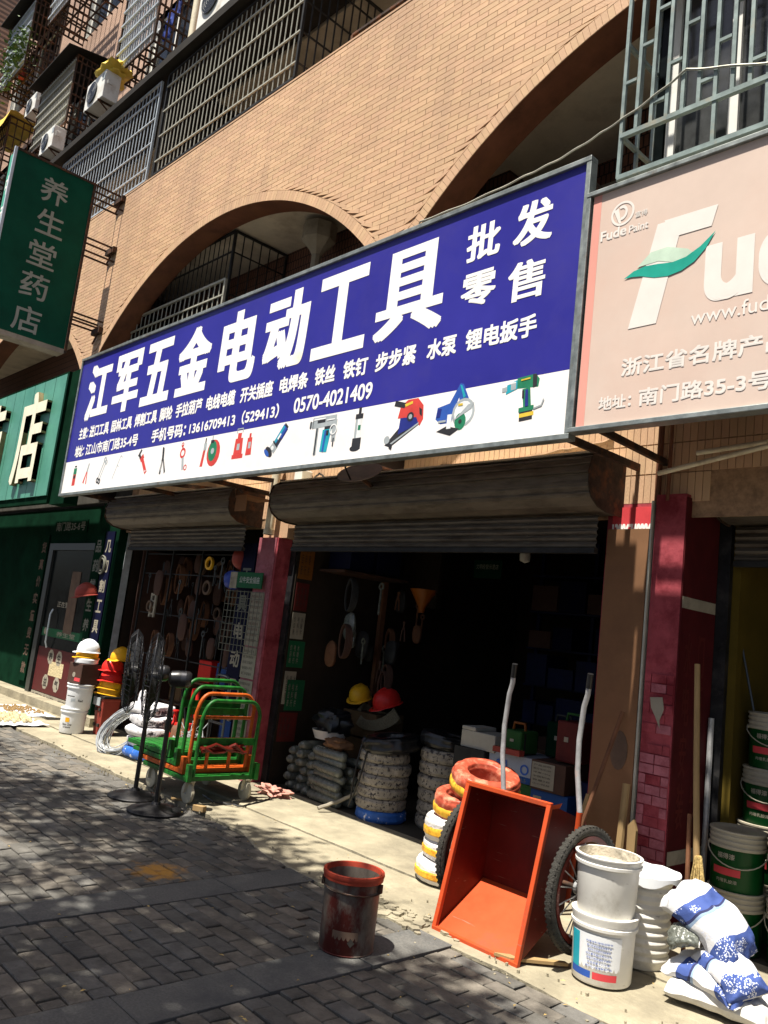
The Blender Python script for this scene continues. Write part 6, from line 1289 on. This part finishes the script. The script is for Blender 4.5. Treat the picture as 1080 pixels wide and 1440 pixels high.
coil('loose black cable coil draped over the nearer cable stack', (-5.16, 5.14, .585), .25, .12, .13, 'black_plastic', None, (R(6), R(-5), 0), 'cable_coil', 'cable coil', wob=.02)
coil('black cable coil on the farther cable stack', (-4.80, 5.46, .665), .25, .12, .12, 'black_plastic', None, (R(-4), R(4), 0), 'cable_coil', 'cable coil', wob=.02)
wire('cable', [(-5.30, 4.92, .62), (-5.31, 4.885, .40), (-5.33, 4.88, .12)], .008, 'black_plastic', 'black cable end hanging down the nearer cable stack', n=6, sag=-.02)
wire('cable', [(-5.20, 4.90, .62), (-5.22, 4.875, .40), (-5.34, 4.88, .10)], .008, 'black_plastic', 'second black cable end hanging beside the first on the nearer stack', n=6, sag=.02)
# clutter on the left wall and at the back
for k, (y, z, w2) in enumerate(((5.35, 2.17, .32), (5.72, 2.17, .34))):
    tag(MB().box(-6.59, -6.25, y, y + w2, z, z + .28).build('storage_box', 'shelf_blue', bevel=.008), ('nearer', 'farther')[k] + ' dark blue box on the high shelf of the left wall', 'box')
tag(MB().box(-6.598, -6.2, 5.25, 6.15, 2.13, 2.155).build('wall_shelf', 'box_brown'), 'thin pale shelf under the two dark blue boxes', 'shelf')
tag(MB().box(-6.45, -6.40, 6.0, 6.06, .014, 2.12).build('shelf_post', 'wood_brown'), 'pale upright post at the end of the high shelf', 'post')
tag(MB().box(-6.55, -6.0, 6.4, 6.45, 1.9, 2.85).build('curtain_board', 'shop_wall'), 'brownish board high behind the blue boxes', 'board')
fn = MB().lathe([(.03, 0), (.035, .05), (.13, .22), (.135, .23), (.12, .22), (.03, .06)], 24, (-5.72, 5.9, 1.82)); tag(fn.build('funnel', 'orange_plastic', smooth=True), 'orange plastic funnel hanging in the dark bay', 'funnel')
for k in range(22):
    i = random.choice((0, 2, 3, 3, 4)); y = random.uniform(5.2, 6.4); hang(kinds[i], -6.45 + random.uniform(0, .55), y, random.uniform(1.0, 2.0), ('dark_iron', 'wood_brown', 'wrap_clear', 'box_brown')[k % 4], f'{kinds[i]} hanging near the left wall inside the big bay, {"close to the street" if y < 5.6 else "closer to the back"}, item {"high" if k % 2 else "low"} up'.replace(', item high up', '').replace(', item low up', ''), random.uniform(.8, 1.3), 'goods hanging in the big bay (' + kinds[i] + ')')
helmet('dull yellow hard hat on the rope hank inside the big bay', (-6.28, 5.72, .90), 'yellow_plastic', (R(14), 0, R(20)), 1.0)
helmet('red hard hat on the rope hank inside the big bay', (-5.95, 5.80, .88), 'red_plastic', (R(18), 0, R(-20)), 1.15)
rh = MB()
for k in range(9): rh.tube([(-6.05 + (.24 + .012 * k) * math.cos(a) * .9, 5.78 + .13 * math.sin(a), .86 - .05 * abs(math.sin(a)) - .010 * k - .10 * (1 if math.sin(a) < 0 else .3) * abs(math.sin(a))) for a in [2 * math.pi * j / 30 for j in range(30)]], .010, 5, closed=True)
tag(rh.build('rope_hank', 'rope', smooth=True), 'thick hank of pale rope under the two hard hats', 'rope')
for k, (x, y, z, w2) in enumerate(((-6.2, 5.85, .60, .5), (-6.1, 5.85, .34, .55), (-6.15, 5.85, .08, .6))): tag(MB().box(x - w2 / 2, x + w2 / 2, y - .18, y + .2, z - .06, z + .18).build('carton', 'cardboard', bevel=.004), ('top', 'middle', 'bottom')[k] + ' cardboard carton under the rope hank', 'carton')
bk = MB()
for x in (-5.6, -4.9, -4.2, -3.5, -2.98): bk.beam((x, 7.7, 0), (x, 7.7, 2.8), .04)
for z in (.4, .8, 1.2, 1.6, 2.0, 2.4): bk.box(-5.6, -2.96, 7.5, 8.1, z, z + .02)
bs = bk.build('storage_rack', 'shelf_blue'); tag(bs, 'dark blue storage rack across the rear of the big bay', 'rack')
n0 = 0
for z in (.42, .82, 1.22, 1.62, 2.02):
    x = -5.5
    while x < -3.1:
        w2 = random.uniform(.16, .34); h2 = random.uniform(.18, .34)
        if random.random() < .85: sm_ = random.choice(('shelf_blue', 'shelf_blue', 'navy', 'box_brown')); tag(MB().box(x, x + w2, 7.4, 7.8, z, z + h2).build('stock_box', sm_), f"dim {dict(shelf_blue='blue', navy='navy', box_brown='brown')[sm_]} stock box on the {nth[int(z / .4) - 1]} shelf of the rear rack, {'left' if x < -4.7 else 'middle' if x < -3.9 else 'right'} part", 'box', 'stock boxes on the rear rack')
        x += w2 + .03
tag(MB().lathe([(.02, .10), (.03, .08), (.035, .0), (.05, -.04), (.045, -.09), (.001, -.11)], 16, (-4.35, 5.7, 2.42)).tube([(-4.35, 5.7, 2.52), (-4.35, 5.7, 2.86)], .006, 6).build('light_bulb', 'bulb_glass', smooth=True), 'unlit lamp bulb hanging inside the big bay', 'bulb')
wn_ = MB().box(-5.35, -5.0, 6.2, 6.21, 2.22, 2.40).build('notice_board', 'green_dark'); tag(wn_, 'dim green notice hanging in the dark of the big bay', 'notice'); text('文明经营示范店', -5.32, -5.04, 2.31, 2.36, -6.198, 'letter_dim', wn_, bold=.0)
# cartons and tool cases behind the cart
def carton(label, x0, x1, y0, y1, z0, z1, m, extra=()):
    o = MB().box(x0, x1, y0, y1, z0, z1).build('carton', m, bevel=.004); tag(o, label, 'carton')
    for mm_, a, b, c, d in extra: MB().box(a, b, y0 - .003, y0 - .001, c, d).build('printed_panel', mm_, o)
    return o
o1 = carton('white and blue printed carton behind the left cart handle', -4.08, -3.67, 5.12, 5.5, .602, .79, 'box_white', (('box_blue', -4.08, -3.67, .604, .65),))
text('电器', -4.0, -3.9, .68, .74, -5.1165, 'pr_blue', o1, bold=.03); ring(-3.74, .70, .025, .038, 5.1165).build('printed_ring', 'pr_blue', o1); text('POWER TOOLS', -4.02, -3.72, .615, .638, -5.1165, 'letter_dim', o1, bold=.01)
o2 = carton('brown carton with a pale label between the two cart handles', -3.655, -3.36, 5.08, 5.5, .595, .80, 'box_brown', (('paper', -3.645, -3.45, .61, .785),))
for k in range(6): text(('产品说明', '额定电压220', '净重12kg', '中国制造', '数量2台', '小心轻放')[k], -3.63, -3.48, .76 - .026 * k, .773 - .026 * k, -5.0755, 'ink', o2, bold=.0)
o3 = carton('green carton with a small yellow label behind the cart', -3.95, -3.665, 5.13, 5.5, .40, .598, 'box_green', (('herb_pale', -3.90, -3.80, .49, .56),))
o4 = carton('turquoise blue carton with a little white label behind the cart', -3.655, -3.34, 5.10, 5.5, .39, .592, 'box_blue', (('paper', -3.63, -3.56, .47, .55),))
carton('low carton supporting the green one behind the cart', -4.1, -3.66, 5.12, 5.5, .016, .398, 'cardboard'); carton('low carton supporting the blue one behind the cart', -3.65, -3.3, 5.12, 5.5, .016, .388, 'cardboard')
carton('violet blue carton end beside the right cart handle', -3.335, -3.1, 5.2, 5.6, .39, .70, 'shelf_blue'); carton('low dark carton in the corner by the brown board', -3.33, -3.05, 5.2, 5.6, .016, .388, 'box_brown')
fb = MB().box(-4.36, -4.02, 5.10, 5.36, .77, .90).box(-4.36, -4.22, 5.10, 5.36, .901, .93).build('foam_block', 'foam', bevel=.006); tag(fb, 'white foam block with a notch left of the cart handle', 'foam block')
carton('carton carrying the white foam block', -4.45, -4.0, 5.52, 5.9, .016, .765, 'cardboard'); tag(MB().box(-4.4, -4.1, 5.08, 5.5, .016, .768).build('crate', 'dark_iron'), 'dark crate right under the white foam block', 'crate')
for k, (x, y, z, m, hm, l) in enumerate(((-3.86, 5.2, .80, 'box_green', 'orange_plastic', 'green power tool case with an orange handle behind the cart'), (-3.42, 5.25, .81, 'paper_red', 'box_green', 'dark red tool case with a lime green handle behind the cart'), (-3.64, 5.45, .80, 'green_dark', 'dark_iron', 'dark green machine case between the two handled cases'))):
    t = thing('tool_case', l, 'tool case', (x, y, z)); h2 = (.17, .29, .26)[k]; w2 = (.08, .09, .10)[k]
    MB().box(-w2, w2, -.10, .12, 0, h2).build('body', m, t, bevel=.015); MB().tube([(-w2 * .7, -.02, h2 - .01), (-w2 * .6, -.02, h2 + .05), (w2 * .6, -.02, h2 + .05), (w2 * .7, -.02, h2 - .01)], .011, 8).build('handle', hm, t, smooth=True)
    MB().box(-.02, .015, -.104, -.101, h2 * .5, h2 * .62).build('sticker', 'paper', t); MB().box(-w2 - .002, w2 + .002, -.06, -.04, .0, h2 * .9).build('latch_band', 'dark_iron', t)
tag(MB().box(-3.99, -3.74, 5.04, 5.1, .795, .835).build('red_tray', 'crate_red'), 'small red tray edge at the foot of the green tool case', 'tray')
tag(MB().add([(-4.62, 5.6, .62), (-4.52, 5.55, .60), (-4.60, 5.62, .80), (-4.66, 5.62, .82)], [(0, 1, 2, 3)]).build('paper_flap', 'paper'), 'pale triangular paper flap on the farther cable stack', 'paper')

# ------------------------------------------------------------------ paint shop at the right
def pail(label, x, y, z, a=0): 
    t = bucket('paint_pail', label, 'pail', (x, y, z), .140, .152, .335, 'pail_green', 'pail_white', lid=True, grooves=3, rimh=.085, a=R(a), group='green and white paint pails', hm='pail_white')
    band(t, .14, .152, .335, .09, .13, -125 - a, -60 - a, 'label_red'); wrap_text('福得漆', t, .14, .152, .335, -92 - a, .10, .18, .21, 'pail_white', .02); wrap_text('内墙乳胶漆', t, .14, .152, .335, -90 - a, .12, .05, .07, 'pail_white', .01)
    return t
pail('lowest paint pail of the two high stack nearest the pink pillar', -2.13, 5.05, .018, 10); pail('upper paint pail of the two high stack nearest the pink pillar', -2.13, 5.05, .345, 25)
for k in range(4): pail(('lowest', 'second', 'third', 'topmost')[k] + ' paint pail of the tall rear stack in the paint shop', -2.16 + .02 * k, 5.44, .018 + .333 * k, 8 * k)
for k in range(3): pail(('lowest', 'middle', 'top')[k] + ' paint pail of the stack at the picture edge', -1.80, 5.08, .018 + .33 * k if k < 2 else .70, 15 + 9 * k)
tag(MB().tube([(-2.30, 5.35, 1.78), (-2.18, 5.30, 1.36)], .008, 6).build('paint_roller_pole', 'alu', smooth=True), 'thin metal pole leaning over the tall pail stack', 'pole')
tag(MB().box(-2.27, 1.4, 6.4, 6.9, .014, 1.75).build('wall_shelf_unit', 'shop_wall'), 'dim shelf unit at the rear of the paint shop', 'shelf')
for k in range(5): tag(MB().box(-2.2 + .3 * k, -1.95 + .3 * k, 6.2, 6.39, 1.3, 1.6).build('sample_board', 'green_dark'), 'dim colour sample board in the paint shop', 'board', 'sample boards in the paint shop')
tag(MB().lathe([(.12, .02), (.12, .34), (.001, .35)], 24, (-1.55, 5.45, 0)).build('drum', 'yellow_plastic', smooth=True), 'yellow drum deep in the paint shop beyond the pails', 'drum')
rs = MB().lathe([(.001, 0), (.055, 0), (.055, .02), (.001, .03)], 20, (-2.20, 4.99, 2.76), rot=Matrix.Rotation(R(90), 3, 'X')); tag(rs.build('alarm_bell', 'paper_red', smooth=True), 'small dark red round bell on the wall under the pink sign', 'bell')

# ------------------------------------------------------------------ street trees (their crowns hang over the pavement)
def tree(label, base, h, crowns, seed, nleaf):
    random.seed(seed); t = thing('street_tree', label, 'tree', base, group='street trees')
    top = Vector((0, 0, h)); tr = MB(); tr.tube([(0, 0, 0), (.02, .03, h * .4), (.0, .0, h * .75), (0, 0, h)], [.17, .14, .11, .07], 12); tr.build('trunk', 'bark', t, smooth=True)
    lv = MB(); bx = Vector(base)
    for c, rx, ry, rz in crowns:
        c = Vector(c) - bx; st = Vector((0, 0, h * random.uniform(.55, .9)))
        MB().tube([st, st.lerp(c, .5) + Vector((0, 0, .3)), c], [.06, .04, .02], 7).build('limb', 'bark', t, smooth=True)
        tw = MB()
        for _ in range(12):
            e = c + Vector((random.gauss(0, rx * .5), random.gauss(0, ry * .5), random.gauss(0, rz * .5))); tw.tube([c.lerp(st, .2), c.lerp(e, .5) + Vector((0, 0, .1)), e], [.02, .012, .006], 5)
        tw.build('branches', 'bark', t, kind='stuff')
        cl = [c + Vector((random.uniform(-1, 1) * rx, random.uniform(-1, 1) * ry, random.uniform(-1, 1) * rz)) for _ in range(int(nleaf / 28))]
        for q in cl:
            if ((q.x - c.x) / rx) ** 2 + ((q.y - c.y) / ry) ** 2 + ((q.z - c.z) / rz) ** 2 > 1: continue
            for _ in range(28):
                p = q + Vector((random.gauss(0, .15), random.gauss(0, .15), random.gauss(0, .12))); u = Vector((random.gauss(0, 1), random.gauss(0, 1), random.gauss(0, .5))).normalized() * random.uniform(.045, .08)
                v = u.cross(Vector((random.gauss(0, .4), random.gauss(0, .4), 1))).normalized() * u.length * .55; lv.add([p - u, p + v * .9, p + u, p - v * .9], [(0, 1, 2, 3)])
    lv.build('crown', 'leaf', t, kind='stuff'); return t
tree('broad leafy street tree whose crown shades the pavers', (-3.6, -1.6, 0), 5.6, [((-3.0, -.12, 7.3), 1.35, .80, .75), ((-1.5, -.15, 7.0), 1.35, .95, .7), ((-4.7, .45, 7.4), 1.3, .85, .7), ((-3.0, -1.1, 7.2), 2.2, .95, .8), ((-.6, -.6, 7.1), 1.3, 1.2, .7)], 3, 6200)
tree('second leafy street tree farther along the kerb', (-8.6, -1.5, 0), 5.6, [((-6.6, .22, 7.4), 1.2, .7, .7), ((-8.6, -.05, 7.3), 1.35, .85, .8), ((-7.6, -1.0, 7.4), 1.9, .9, .8), ((-10.4, .2, 7.4), 1.2, .9, .8)], 17, 1700)
